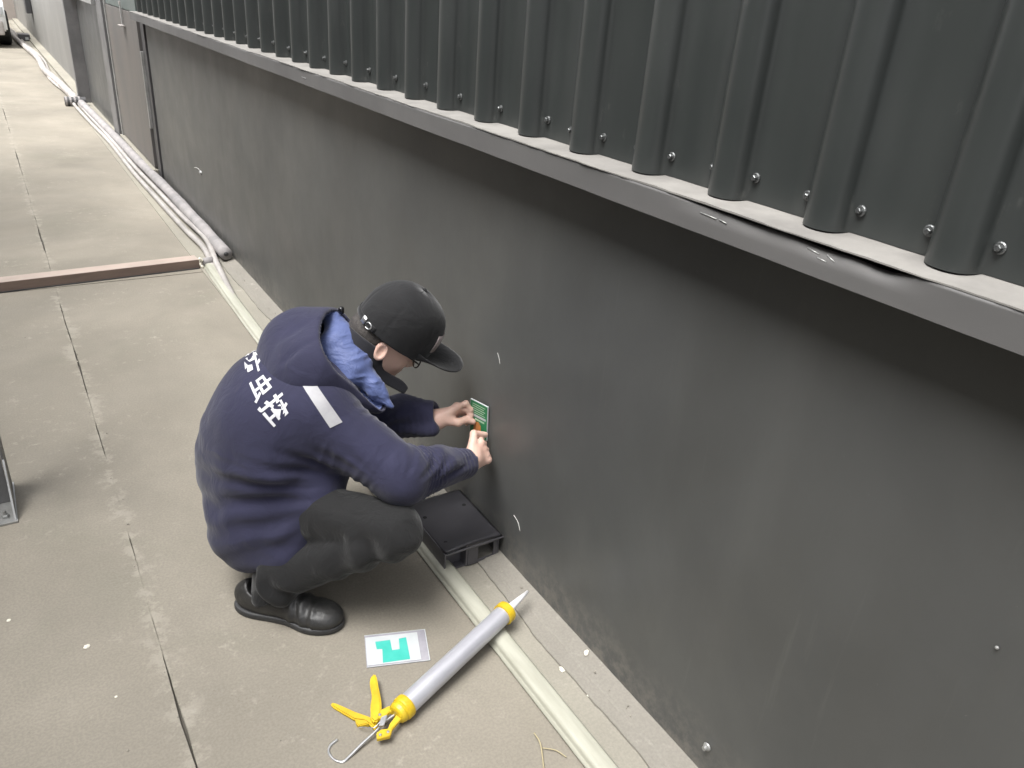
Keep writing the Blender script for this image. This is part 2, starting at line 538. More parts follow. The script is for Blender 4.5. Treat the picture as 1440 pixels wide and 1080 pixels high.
ZL = 1.2235          # ledge height
XF = -0.090          # flashing face
flash = tag(empty('wall_flashing', (0, 0, 1.17)), 'long grey metal drip flashing with dented upper edge under the near ribbed cladding', 'flashing')
def dent(y, v):
    """inward push of the face's upper edge where it is bent, v = 0 bottom .. 1 top"""
    d = 0
    for c, wd, a in ((0.90, 0.07, 0.35), (0.79, 0.07, 0.6), (0.66, 0.06, 0.8), (0.57, 0.035, 1.0)):
        d += a * math.exp(-((y - c) / wd) ** 2)
    return min(1.0, d) * max(0, (v - 0.45) / 0.55) ** 1.5
def flash_face(y0, y1, dented=True):
    n = int((y1 - y0) / 0.02)
    vs, fs = [], []
    nv = 10
    fw = wobble(n + 1, 0.0012, 33)
    for i in range(n + 1):
        y = y0 + (y1 - y0) * i / n
        col = []
        for j in range(nv + 1):
            v = j / nv
            d = dent(y, v) if dented else 0
            col.append((XF + fw[i] * 0.8 + 0.013 * d, 1.1725 + 0.0475 * v - 0.009 * d * v))
        col.append((col[-1][0] + 0.006, col[-1][1] - 0.001))
        vs += [(x, y, z) for x, z in col]
    k = nv + 2
    for i in range(n):
        for j in range(k - 1):
            a = i * k + j
            fs.append((a, a + 1, a + k + 1, a + k))
    return vs, fs
def local(vs, o):
    return [(v[0] - o.location.x, v[1] - o.location.y, v[2] - o.location.z) for v in vs]
vs, fs = flash_face(-1.5, 6.62)
o = pydata('flashing_face', local(vs, flash), fs, MAT['flash_face'], flash, smooth=True)
# ledge, dusty on top
n = 820
vs, fs = [], []
lw = wobble(n, 0.0011, 44)
for i in range(n):
    y = -1.5 + 8.12 * i / (n - 1)
    vs += [(0.004, y, ZL + 0.004), (-0.03, y, ZL + 0.002), (XF - 0.001 + lw[i], y, ZL + lw[i] * 0.5), (XF - 0.001 + lw[i], y, ZL - 0.0025), (0.004, y, ZL - 0.0035)]
for i in range(n - 1):
    for j in range(4):
        a = i * 5 + j
        fs.append((a, a + 5, a + 6, a + 1))
pydata('flashing_ledge', local(vs, flash), fs, MAT['dust'], flash)
vs, fs = [], []
for y in (-1.5, 6.62):
    vs += [(XF + 0.0015, y, 1.1722), (0.004, y, 1.1760)]
pydata('flashing_soffit', local(vs, flash), [(0, 1, 3, 2)], MAT['dark_metal'], flash)

for (ya, za, yb, zb) in ((0.905, 1.206, 0.868, 1.2045), (0.862, 1.2050, 0.845, 1.203), (0.690, 1.2080, 0.668, 1.2050), (0.668, 1.200, 0.652, 1.1985), (0.655, 1.207, 0.640, 1.202), (2.9, 1.196, 2.86, 1.195)):
    tube('scuff', [Vector((XF - 0.0004 + 0.013 * dent(ya, (za - 1.1725) / 0.0475), ya, za)) - flash.location, Vector((XF - 0.0004 + 0.013 * dent(yb, (zb - 1.1725) / 0.0475), yb, zb)) - flash.location], 0.0010, MAT['galv'], flash, 6)

# ribbed cladding in sheets of four ribs
PX = -0.012          # pan plane
RH = 0.042           # rib depth
def rib_profile(sheet_w=0.8, ribs=4, pitch=0.2, first=0.158):
    pts = [(0.0, 0.0)]
    for k in range(ribs):
        c = first + k * pitch
        for dy, dx in ((-0.036, 0), (-0.034, 0.014), (-0.030, 0.026), (-0.024, 0.034), (-0.016, 0.0385), (-0.008, 0.0405), (0.0, 0.0408), (0.009, 0.0395), (0.018, 0.036), (0.026, 0.029), (0.032, 0.020), (0.038, 0.008), (0.042, 0)):
            pts.append((c + dy, dx))
        if k < ribs - 1:
            for q in (0.33, 0.66):
                pts.append((c + 0.036 + q * (pitch - 0.072), 0.0006 * (1 if q < 0.5 else -1)))
    return pts
clad = tag(empty('wall_cladding', (0, 0, ZL)), 'dark green grey ribbed metal cladding above the flashing', 'cladding')
def sheet_mesh(height=2.3):
    pr = rib_profile()
    nz = 14
    vs, fs = [], []
    for j in range(nz + 1):
        z = height * j / nz
        for y, d in pr:
            vs.append((-d - 0.0006 * math.sin(z * 5 + y * 11), y, z))
    k = len(pr)
    for j in range(nz):
        for i in range(k - 1):
            a = j * k + i
            fs.append((a, a + k, a + k + 1, a + 1))
    me = bpy.data.meshes.new('cladding_sheet')
    me.from_pydata(vs, [], fs)
    me.materials.append(MAT['clad'])
    me.polygons.foreach_set('use_smooth', [True] * len(me.polygons))
    me.update()
    return me
sm = sheet_mesh()
def screw_mesh():
    bm = bmesh.new()
    Mx = Matrix.Rotation(-math.pi / 2, 4, 'Y')
    add_lathe(bm, [(0.0082, 0.0), (0.0082, 0.0022), (0.0066, 0.0032)], 14, Mx)
    add_lathe(bm, [(0.0048, 0.003), (0.0048, 0.0085), (0.0036, 0.0096)], 6, Mx)
    me = bpy.data.meshes.new('screw')
    bm.to_mesh(me)
    bm.free()
    me.materials.append(MAT['screw'])
    return me
scm = screw_mesh()
first_y = 0.516 - 0.158 - 0.8 * 2
ncol = 0
for s in range(0, 10):
    y0 = first_y + 0.8 * s
    if y0 > 6.3:
        break
    me = sm
    if y0 + 0.8 > 6.66:
        bmc = bmesh.new()
        bmc.from_mesh(sm)
        geom = bmc.verts[:] + bmc.edges[:] + bmc.faces[:]
        bmesh.ops.bisect_plane(bmc, geom=geom, plane_co=(0, 6.62 - y0, 0), plane_no=(0, 1, 0), clear_outer=True)
        me = bpy.data.meshes.new('cladding_sheet_end')
        bmc.to_mesh(me)
        me.materials.append(MAT['clad'])
        bmc.free()
    o = link('cladding_sheet', me, None, clad, (PX - 0.0008 * (s % 2), y0, 0.004))
    for k in range(4):
        c = y0 + 0.158 + 0.2 * k
        for dy in (-0.047, 0.047):
            if not (-0.4 < c + dy < 6.55):
                continue
            sc = link('screw', scm, None, o, (-0.0006, c + dy - y0, 0.036 + rng.uniform(-0.004, 0.004)))
            sc.rotation_euler = (rng.uniform(0, 1), rng.uniform(-0.12, 0.12), rng.uniform(-0.12, 0.12))
        if abs(c - 1.316) < 0.05 or abs(c - 4.116) < 0.05:
            sc = link('screw', scm, None, o, (-0.0006, c - y0 + 0.064, 0.030))
# backing behind the sheets so that no sky shows through
bk = box('upper_wall', 0.03, 0.18, -1.5, 6.62, ZL + 0.006, 3.6, MAT['wall'])
tag(bk, 'dark upper wall hidden behind the ribbed cladding sheets', 'wall')

# ------------------------------------------------------------------ farther along the wall
gap = box('corner_post', -0.012, 0.16, 6.625, 6.76, 0.02, 3.6, MAT['dark_metal'], bev=0.004)
tag(gap, 'narrow dark steel post at the end of the smooth wall and flashing', 'post')
pn = tag(empty('door_panel', (-0.02, 7.6, 0)), 'plain weathered grey brown panel raised above a pale sill', 'panel')
box('panel_sheet', -0.01, 0.1, -0.82, 0.74, 0.10, 1.20, MAT['panel_tan'], pn, 0.003)
box('panel_top', -0.004, 0.1, -0.82, 0.74, 1.206, 3.6, MAT['teal'], pn, 0.003)
box('edge_trim', -0.018, 0.10, 0.755, 0.80, 0.04, 3.6, MAT['galv'], pn, 0.004)
box('edge_trim', -0.012, 0.10, -0.855, -0.83, 0.40, 0.95, MAT['galv'], pn, 0.003)
lt = tag(empty('door_latch', (-0.035, 7.40, 1.09)), 'bright metal latch on the top of the weathered panel', 'latch')
box('latch_plate', -0.035, -0.002, -0.10, 0.05, -0.008, 0.0, MAT['pvc'], lt, 0.002)
box('latch_bolt', -0.012, -0.002, -0.028, -0.004, 0.006, 0.14, MAT['galv'], lt, 0.003)
box('latch_tip', -0.014, -0.002, -0.03, -0.002, 0.142, 0.17, MAT['pvc'], lt, 0.004)
sill = box('door_sill', -0.055, 0.08, 6.76, 8.42, 0.010, 0.085, MAT['curb'], bev=0.008)
tag(sill, 'pale concrete sill under the weathered panel', 'sill')
p2 = box('channel_post', -0.055, 0.12, 8.44, 8.78, 0.0, 3.6, MAT['post_grey'], bev=0.006)
tag(p2, 'wide grey steel channel post beyond the weathered panel', 'post')
wall_seg('middle_wall', 8.80, 11.05, -0.02, 1.19, 0.0, MAT['wall'], 'grey wall panel between the wide channel post and the thin dark post')
f2 = tag(empty('wall_flashing', (0, 9.9, 1.19)), 'short pale flashing over the middle grey wall panel', 'flashing')
box('flashing_face', -0.09, 0.0, -1.1, 1.15, -0.02, 0.055, MAT['galv'], f2, 0.004)
up2 = box('upper_wall', 0.0, 0.15, 8.80, 11.05, 1.25, 3.6, MAT['teal'])
tag(up2, 'grey green upper wall above the short pale flashing', 'wall')
p3 = box('drain_post', -0.13, 0.02, 11.07, 11.20, 0.0, 3.6, MAT['post_grey'], bev=0.006)
tag(p3, 'thin dark square post standing against the grey wall, farther one', 'post')
wall_seg('far_wall', 11.22, 27.0, -0.02, 3.6, 0.0, MAT['far_wall'], 'pale grey far end of the wall beyond the thin dark post', wav=0.003)
dp = box('downpipe', -0.10, -0.005, 19.4, 19.8, 0.55, 3.0, MAT['dark_metal'], bev=0.01)
tag(dp, 'short dark downpipe ending above the ground on the far wall', 'pipe')
fk = strip('far_curb', lambda y, i: [(-0.12, 0.0), (-0.12, 0.05), (0.01, 0.055)], 11.3, 26.9, 0.4, MAT['curb'])
tag(fk, kind='structure')

# the end of the alley: plaster wall, downpipe, parked white car seen by a corner
ew = box('end_wall', -6.0, 0.0, 27.02, 27.3, 0, 4.0, MAT['plaster'])
tag(ew, 'pinkish plaster wall closing the far end of the alley', 'wall')
bp = box('brown_downpipe', -0.56, -0.46, 26.86, 27.0, 0.5, 4.0, MAT['brown'], bev=0.02)
tag(bp, 'brown downpipe on the pinkish end wall', 'pipe')
car = tag(empty('parked_car', (-1.37, 20.4, 0)), 'white car parked at the far end of the alley, only its corner in view', 'car')
def car_body():
    prof = [(-2.1, 0.28), (-2.14, 0.55), (-2.02, 0.78), (-1.2, 0.95), (-0.55, 1.38), (0.9, 1.42), (1.65, 1.02), (2.05, 0.95), (2.12, 0.5), (2.05, 0.28)]
    bm = bmesh.new()
    rows = []
    for s_, (ins, top) in enumerate(((0.0, 0), (0.06, 0))):
        pass
    for x, f in ((-0.86, 0), (-0.80, 1), (0.80, 1), (0.86, 0)):
        rows.append([bm.verts.new((x * (1.0 if z < 0.97 else 0.82), y, z if f else min(z, 0.95 + 0.9 * (z - 0.95) if z > 0.95 else z))) for y, z in prof])
    k = len(prof)
    for a, b in zip(rows, rows[1:]):
        for i in range(k):
            bm.faces.new((a[i], b[i], b[(i + 1) % k], a[(i + 1) % k]))
    bm.faces.new(rows[0])
    bm.faces.new(rows[-1][::-1])
    bmesh.ops.recalc_face_normals(bm, faces=bm.faces[:])
    bmesh.ops.bevel(bm, geom=bm.edges[:], offset=0.03, segments=2, affect='EDGES')
    return bm
obj('body', car_body(), MAT['white_car'], car)
box('windscreen', -0.62, 0.62, -1.05, -0.68, 1.02, 1.10, MAT['car_glass'], car, 0.01)
box('bumper', -0.80, 0.80, -2.19, -2.06, 0.22, 0.46, MAT['pvc'], car, 0.03)
for s_ in (-1, 1):
    box('headlight', s_ * 0.70 - 0.13, s_ * 0.70 + 0.13, -2.17, -2.03, 0.56, 0.70, MAT['paper'], car, 0.02)
    for yy in (-1.35, 1.35):
        bm = bmesh.new()
        add_lathe(bm, [(0.10, -0.11), (0.28, -0.11), (0.31, -0.08), (0.31, 0.08), (0.28, 0.11), (0.10, 0.11)], 24, Matrix.Translation((s_ * 0.80, yy, 0.31)) @ Matrix.Rotation(math.pi / 2, 4, 'Y'))
        obj('wheel', bm, MAT['rubber'], car)
sb = tag(empty('bait_station', (-0.21, 20.1, 0.004)), 'small dark box on the ground at the far end of the alley', 'box')
box('box_body', -0.10, 0.11, -0.2, 0.2, 0, 0.13, MAT['box'], sb, 0.012)
box('box_label', 0.02, 0.08, -0.204, -0.2005, 0.03, 0.08, MAT['paper'], sb)

# unseen walls added across the alley; their heights make the daylight fall steeply
nb = box('unseen_shade_wall', -4.2, -3.5, -5.0, 7.5, -0.06, 5.2, MAT['far_wall'])
tag(nb, 'tall unseen wall added across the alley near the camera to block low sky light', 'wall')
nb = box('unseen_shade_wall', -4.2, -3.5, 7.52, 34, -0.06, 2.0, MAT['plaster'])
tag(nb, 'low unseen pinkish wall added across the alley, farther off, to let more daylight in', 'wall')

# ------------------------------------------------------------------ pipes and trunking along the wall foot
def trunk():
    # half-round cable duct with a flat base and two shallow ribs
    prof = [(-0.031, 0.0), (-0.031, 0.006), (-0.026, 0.007)]
    for a in np.linspace(math.pi * 0.97, math.pi * 0.03, 14):
        prof.append((0.0245 * math.copysign(abs(math.cos(a)) ** 0.75, math.cos(a)), 0.007 + 0.0175 * math.sin(a) ** 0.62 - (0.0014 if 0.35 < a / math.pi < 0.42 or 0.60 < a / math.pi < 0.66 else 0)))
    prof += [(0.026, 0.007), (0.031, 0.006), (0.031, 0.0)]
    ys = np.concatenate([np.linspace(-1.4, 3.6, 60), np.linspace(3.7, 4.55, 14)])
    vs, fs = [], []
    for i, y in enumerate(ys):
        cx = -0.180 + 0.0022 * math.sin(y * 1.9) + (0.02 * max(0, y - 3.4) ** 1.5)
        for x, z in prof:
            vs.append((cx + x, y, 0.0075 + z + 0.0012 * math.sin(y * 2.7 + 1)))
    k = len(prof)
    for i in range(len(ys) - 1):
        for j in range(k - 1):
            a = i * k + j
            fs.append((a, a + k, a + k + 1, a + 1))
    fs.append(tuple(range(k))[::-1])
    fs.append(tuple((len(ys) - 1) * k + j for j in range(k)))
    me = bpy.data.meshes.new('cable_duct')
    me.from_pydata(vs, [], fs)
    me.update()
    o = link('cable_duct', me, MAT['trunk'])
    me.polygons.foreach_set('use_smooth', [True] * len(me.polygons))
    return o
tag(trunk(), 'long cream half-round cable duct running along the ground under the caulking gun', 'cable duct')

def pipe(name, pts, r, m, label, seg=12, cat='pipe'):
    o = tube(name, smooth_pts(pts, 8), r, m, None, seg)
    tag(o, label, cat)
    return o
pipe('white_pipe', [(-0.158, 4.34, 0.006), (-0.120, 4.75, 0.032), (-0.135, 5.2, 0.030), (-0.150, 6.0, 0.028), (-0.165, 7.0, 0.026), (-0.160, 8.3, 0.026), (-0.190, 9.4, 0.03), (-0.215, 10.7, 0.03), (-0.20, 11.8, 0.028), (-0.27, 13.3, 0.03), (-0.21, 15.6, 0.03), (-0.27, 17.5, 0.03), (-0.31, 19.6, 0.03), (-0.33, 22.5, 0.03)], 0.017, MAT['pvc'], 'thin white pipe nearest the slab, winding along the wall foot')
pipe('white_pipe', [(-0.172, 3.80, 0.006), (-0.126, 4.40, 0.034), (-0.078, 4.9, 0.050), (-0.088, 5.5, 0.030), (-0.105, 6.3, 0.028), (-0.125, 7.2, 0.028), (-0.130, 8.6, 0.028), (-0.150, 9.8, 0.028), (-0.165, 11.3, 0.03), (-0.16, 12.6, 0.03), (-0.21, 14.0, 0.03), (-0.155, 16, 0.03), (-0.22, 18.4, 0.03), (-0.27, 20.5, 0.03), (-0.28, 22.5, 0.03)], 0.017, MAT['pvc'], 'second white pipe, between the thin outer pipe and the fat grey one')
gp = tag(empty('insulated_pipe', (-0.05, 4.6, 0)), 'fat grey foam insulated pipe lying against the wall foot with a cut near end', 'pipe')
pts = smooth_pts([(-0.050, 4.52, 0.062), (-0.045, 5.2, 0.056), (-0.050, 6.2, 0.052), (-0.075, 7.3, 0.052), (-0.095, 8.6, 0.052), (-0.12, 9.8, 0.052), (-0.14, 10.75, 0.052)], 10)
pts = [Vector((p.x + 0.05, p.y - 4.6, p.z)) for p in pts]
tube('foam_sleeve', pts, [0.036 + 0.0016 * math.sin(i * 0.9) for i in range(len(pts))], MAT['foam'], gp, 16)
p0 = pts[0]
tube('pipe_end', [p0 + Vector((0, -0.006, 0)), p0 + Vector((0, -0.0008, 0))], 0.013, MAT['dark_metal'], gp, 12)
el_ = tag(empty('pipe_elbow', (-0.17, 10.86, 0.05)), 'dark grey ribbed elbow joint at the foot of the thin dark post', 'pipe')
bm = bmesh.new()
add_tube(bm, [(-0.13, 0, 0), (0.09, 0.0, 0.0)], 0.052, 16)
obj('elbow_body', bm, MAT['dark_metal'], el_, smooth=False)
for k in range(4):
    bm = bmesh.new()
    add_tube(bm, [(-0.125 + 0.045 * k, 0, 0), (-0.105 + 0.045 * k, 0, 0)], 0.058, 16)
    obj('elbow_ring', bm, MAT['foam'], el_)
# far flat bundle
pipe('white_hose', [(-0.17, 10.95, 0.06), (-0.20, 12.6, 0.05), (-0.26, 14.2, 0.05), (-0.23, 16.0, 0.05), (-0.29, 18.0, 0.05), (-0.35, 20.0, 0.05), (-0.36, 22.4, 0.05)], 0.045, MAT['pvc'], 'fat pale hose at the far end, beyond the dark elbow joint', 14)

# brown steel bar across the slab, and the fitting at its end
bar = tag(empty('brown_bar', (-0.7, 4.47, 0)), 'rusty brown bar lying across the concrete between the far and near slabs', 'bar')
bar.rotation_euler = (0, 0, R_(3.5))
box('bar_top', -2.35, 0.495, 0.0, 0.085, 0.0465, 0.052, simple('pinkish_bar_top', (0.40, 0.32, 0.275), (0.33, 0.27, 0.23), 0.7, 6), bar, 0.001)
box('bar_face', -2.35, 0.495, -0.006, -0.0005, 0.0, 0.052, MAT['timber'], bar, 0.001)
box('bar_foot', -2.35, 0.49, -0.012, -0.0065, 0.0, 0.006, MAT['dark_metal'], bar, 0.001)
fit = tag(empty('pipe_fitting', (-0.175, 4.50, 0.03)), 'small grey pipe fitting crusted with white sealant at the end of the brown bar', 'fitting')
bm = bmesh.new()
add_tube(bm, [(-0.015, 0, 0.002), (0.045, 0.005, 0.004)], 0.024, 14)
obj('fitting_body', bm, MAT['foam'], fit, smooth=True)
bm = bmesh.new()
for k in range(9):
    bmesh.ops.create_icosphere(bm, subdivisions=2, radius=rng.uniform(0.005, 0.011), matrix=Matrix.Translation((-0.022 + rng.uniform(-0.008, 0.008), rng.uniform(-0.02, 0.02), rng.uniform(-0.02, 0.03))))
obj('sealant_crust', bm, MAT['white_chip'], fit, smooth=True)

# ------------------------------------------------------------------ black bait box beside the man's knee
bb = tag(empty('bait_box', (-0.10, 1.66, 0.008)), 'black plastic bait box with a warped lid against the wall by the man\'s knee', 'box')
W2, Ln = 0.096, 0.135
def box_body():
    bm = bmesh.new()
    t = 0.004
    # walls: left, right, back, front pieces with two openings
    add_box(bm, -W2 + 0.006, -W2 + 0.006 + t, -Ln + 0.012, Ln, 0.0, 0.080, 0.0008)
    add_box(bm, W2 - 0.006 - t, W2 - 0.006, -Ln + 0.012, Ln, 0.0, 0.080, 0.0008)
    add_box(bm, -W2 + 0.011, W2 - 0.011, Ln - t, Ln, 0.0, 0.080, 0.0008)
    add_box(bm, -W2 + 0.011, W2 - 0.011, -Ln + 0.02, Ln - 0.006, 0.0, 0.004)
    # front: left pillar, header, mid block, right recess
    add_box(bm, -W2 + 0.011, -0.020, -Ln + 0.045, -Ln + 0.050, 0.0045, 0.080)
    add_box(bm, -0.0195, -0.014, -Ln + 0.014, -Ln + 0.05, 0.0045, 0.080)
    add_box(bm, -0.0135, W2 - 0.011, -Ln + 0.012, -Ln + 0.017, 0.062, 0.080, 0.001)
    add_box(bm, -0.0135, 0.02, -Ln + 0.012, -Ln + 0.017, 0.0045, 0.0615, 0.001)
    add_box(bm, 0.072, W2 - 0.011, -Ln + 0.012, -Ln + 0.017, 0.0045, 0.0615, 0.001)
    add_box(bm, 0.0205, 0.0715, -Ln + 0.0125, -Ln + 0.0165, 0.0045, 0.014)
    return bm
obj('box_body', box_body(), MAT['box'], bb)
def lid():
    nx, ny = 24, 30
    bm = bmesh.new()
    def P(i, j, dz):
        u, v = i / nx * 2 - 1, j / ny * 2 - 1
        x, y = u * W2, v * Ln
        # rounded corners
        q = max(0, abs(u) - 0.93) / 0.07 * max(0, abs(v) - 0.95) / 0.05
        x *= 1 - 0.02 * q
        y *= 1 - 0.02 * q
        arch = 0.010 * math.exp(-((v + 1) / 0.22) ** 2) * max(0, math.cos(u * math.pi / 2 * 0.95)) ** 0.8
        sag = -0.003 * (1 - u * u) * (1 - v * v)
        e = max(abs(u), abs(v))
        edge = -0.004 * max(0, (e - 0.94) / 0.06) ** 2
        return Vector((x, y, 0.0855 + arch + sag + edge + dz))
    g = [[bm.verts.new(P(i, j, 0)) for j in range(ny + 1)] for i in range(nx + 1)]
    for i in range(nx):
        for j in range(ny):
            f = bm.faces.new((g[i][j], g[i + 1][j], g[i + 1][j + 1], g[i][j + 1]))
            f.smooth = True
    r = bmesh.ops.solidify(bm, geom=bm.faces[:], thickness=0.003)
    return bm
obj('lid', lid(), MAT['box'], bb)
# skirt of the lid: left side and the lip under the warped front edge
bm = bmesh.new()
add_box(bm, -W2 - 0.0005, -W2 + 0.0035, -Ln, Ln, 0.060, 0.0825, 0.001)
add_box(bm, -W2 + 0.0036, W2, -Ln - 0.001, -Ln + 0.004, 0.0765, 0.0815, 0.001)
obj('lid_lip', bm, MAT['box'], bb)
for (hx, hy) in ((-0.070, -0.088), (-0.070, 0.045), (0.066, 0.05)):
    bm = bmesh.new()
    add_lathe(bm, [(0.0062, 0.0), (0.0062, 0.0012), (0.0050, 0.0014)], 16, Matrix.Translation((hx, hy, 0.0838)))
    obj('lock_hole', bm, MAT['hole'], bb)

# ------------------------------------------------------------------ yellow and silver caulking gun
gun = tag(empty('caulking_gun', (-0.515, 1.145, 0.0)), 'silver caulking gun with yellow handle lying across the cream cable duct', 'caulking gun')
A = Vector((-0.500, 1.150, 0.030))
Bf = Vector((-0.145, 1.280, 0.060))
ax = (Bf - A).normalized()
sidev = ax.cross(Vector((0, 0, 1))).normalized()      # to the right of the gun axis, along the ground
upv = sidev.cross(ax).normalized()
GM = Matrix.Translation(-gun.location) @ basis(sidev, upv, ax, A)       # local z = gun axis, x = side, y = up
Lg = (Bf - A).length
bm = bmesh.new()
add_lathe(bm, [(0.0242, 0.006), (0.0248, 0.010), (0.0248, Lg - 0.006), (0.0242, Lg - 0.002)], 40, GM)
o = obj('barrel', bm, MAT['alu'], gun, smooth=True)
bm = bmesh.new()
add_lathe(bm, [(0.014, -0.022), (0.020, -0.0205), (0.0235, -0.017), (0.0262, -0.009), (0.0250, -0.0075), (0.0250, -0.004), (0.0278, -0.002), (0.0285, 0.002), (0.0285, 0.013), (0.0275, 0.0165), (0.0255, 0.017)], 36, GM)
o = obj('rear_cap', bm, MAT['yellow'], gun, smooth=False)
bm = bmesh.new()
prof = [(0.0255, Lg - 0.014), (0.0292, Lg - 0.013), (0.0292, Lg + 0.004), (0.0280, Lg + 0.008), (0.016, Lg + 0.0105)]
add_lathe(bm, prof, 32, GM)
obj('front_cap', bm, MAT['yellow'], gun)
bm = bmesh.new()
add_lathe(bm, [(0.0120, Lg + 0.0106), (0.0115, Lg + 0.020), (0.0075, Lg + 0.060), (0.0040, Lg + 0.096)], 20, GM)
obj('nozzle', bm, MAT['nozzle'], gun, smooth=True)
# rod with hooked end, in gun coordinates: (side, up, along)
rod = [(-0.004, -0.004, -0.01), (-0.0105, -0.006, -0.0457), (-0.0104, -0.009, -0.0771), (-0.0123, -0.012, -0.1158), (-0.0125, -0.015, -0.1474)]
hook = [(-0.0150, -0.016, -0.1668), (-0.0338, -0.017, -0.1743), (-0.0552, -0.017, -0.1704), (-0.0658, -0.017, -0.1566), (-0.0655, -0.017, -0.1376)]
tube('push_rod', [GM @ Vector(p) for p in smooth_pts(rod + hook, 7)], 0.0034, MAT['steel'], gun, 10)
# frame: a yellow yoke behind the rear cap; handles lie flat on the ground side
def gun_plate(name, outline, y0, y1, m=MAT['yellow'], bev=0.0015):
    # outline in (side, along); extruded along up
    bm = bmesh.new()
    a = [bm.verts.new((x, y0, z)) for x, z in outline]
    b = [bm.verts.new((x, y1, z)) for x, z in outline]
    n = len(a)
    bm.faces.new(a)
    bm.faces.new(b[::-1])
    for k in range(n):
        bm.faces.new((a[k], b[k], b[(k + 1) % n], a[(k + 1) % n]))
    bmesh.ops.recalc_face_normals(bm, faces=bm.faces[:])
    if bev:
        bmesh.ops.bevel(bm, geom=bm.edges[:], offset=bev, segments=2, affect='EDGES')
    bm.transform(GM)
    bmesh.ops.recalc_face_normals(bm, faces=bm.faces[:])
    return obj(name, bm, m, gun)
gun_plate('yoke', [(0.002, -0.0195), (0.0173, -0.0185), (0.0205, -0.0516), (0.0298, -0.0677), (0.019, -0.083), (0.0128, -0.0914), (0.0009, -0.0812), (0.0028, -0.0676), (0.0131, -0.0577), (0.0071, -0.0458)], -0.006, 0.004, bev=0.0012)
gun_plate('yoke', [(-0.0249, -0.0533), (-0.0345, -0.0341), (-0.0286, -0.0157), (-0.0209, -0.0101), (-0.0125, -0.0120), (-0.0045, -0.0158), (-0.0154, -0.0251), (-0.0157, -0.0474)], -0.006, 0.004, bev=0.0012)
gun_plate('handle', [(-0.1249, 0.0226), (-0.1236, 0.0308), (-0.1148, 0.0281), (-0.0847, 0.0068), (-0.0549, -0.0133), (-0.0339, -0.0332), (-0.0212, -0.0531), (-0.0250, -0.0630), (-0.0394, -0.0621), (-0.0483, -0.0530), (-0.0633, -0.0399), (-0.0819, -0.0174), (-0.1076, 0.0), (-0.119, 0.0105)], -0.014, -0.0005, bev=0.0035)
gun_plate('trigger', [(-0.1517, -0.0842), (-0.1443, -0.0778), (-0.1189, -0.0716), (-0.0891, -0.0646), (-0.066, -0.057), (-0.0509, -0.052), (-0.0191, -0.0562), (-0.0165, -0.0691), (-0.0383, -0.0669), (-0.0538, -0.0682), (-0.0746, -0.0802), (-0.1044, -0.0844), (-0.1405, -0.0887)], -0.024, -0.0145, bev=0.003)
gun_plate('trigger_guard', [(-0.0731, -0.0789), (-0.0509, -0.0656), (-0.0383, -0.0669), (-0.0452, -0.076), (-0.0514, -0.0857), (-0.0614, -0.0859)], -0.026, -0.012, bev=0.002)
gun_plate('release_catch', [(-0.0172, -0.0487), (-0.0107, -0.0358), (0.0032, -0.0596), (-0.0048, -0.0682)], 0.0045, 0.0095, MAT['steel'], 0.0008)
tube('latch_wire', [GM @ Vector(p) for p in smooth_pts([(-0.0489, -0.012, -0.0902), (-0.036, -0.008, -0.082), (-0.015, 0.0, -0.0738), (-0.0129, 0.004, -0.054)], 6)], 0.0014, MAT['steel'], gun, 8)
for (sx, sz) in ((-0.026, -0.045), (0.020, -0.064), (0.012, -0.080)):
    bm = bmesh.new()
    add_lathe(bm, [(0.0035, 0.0042), (0.0035, 0.0062), (0.0024, 0.0070)], 12, GM @ Matrix.Translation((sx, 0, sz)) @ Matrix.Rotation(-math.pi / 2, 4, 'X'))
    obj('rivet', bm, MAT['steel'], gun)

# ------------------------------------------------------------------ plastic sleeve with a card, on the ground
cd = tag(empty('card_sleeve', (-0.413, 1.375, 0.0)), 'white and turquoise card in a clear plastic sleeve lying on the concrete', 'card')
C0, C1, C2, C3 = Vector((-0.478, 1.428, 0)), Vector((-0.330, 1.376, 0)), Vector((-0.372, 1.272, 0)), Vector((-0.498, 1.316, 0))
ux = (C1 - C0).normalized()
uy = Vector((-ux.y, ux.x, 0))
cw, chh = (C1 - C0).length, (C0 - C3).length * 0.95
CM = basis(ux, uy, Vector((0, 0, 1)), C0 - uy * chh - cd.location)
def rect(name, x0, x1, y0, y1, z0, z1, m, bev=0.0):
    return box(name, x0, x1, y0, y1, z0, z1, m, cd, bev, None, CM)
rect('sleeve', 0, cw, 0, chh, 0.0005, 0.0022, MAT['clearedge'])
rect('white_card', 0.002, cw - 0.022, 0.006, chh - 0.008, 0.0024, 0.0032, MAT['paper'])
prism('turquoise_print', [(0.040, 0.009), (0.108, 0.011), (0.105, 0.086), (0.086, 0.084), (0.085, 0.048), (0.066, 0.047), (0.064, 0.083), (0.026, 0.082), (0.028, 0.056), (0.042, 0.055)], 0.0033, 0.0036, MAT['cyan'], cd, CM)
rect('sleeve_edge', 0, cw, chh - 0.0015, chh, 0.0023, 0.0035, MAT['paper'])
rect('sleeve_edge', 0, cw, 0, 0.0015, 0.0023, 0.0035, MAT['paper'])
rect('sleeve_edge', cw - 0.002, cw, 0.002, chh - 0.002, 0.0023, 0.0035, MAT['paper'])

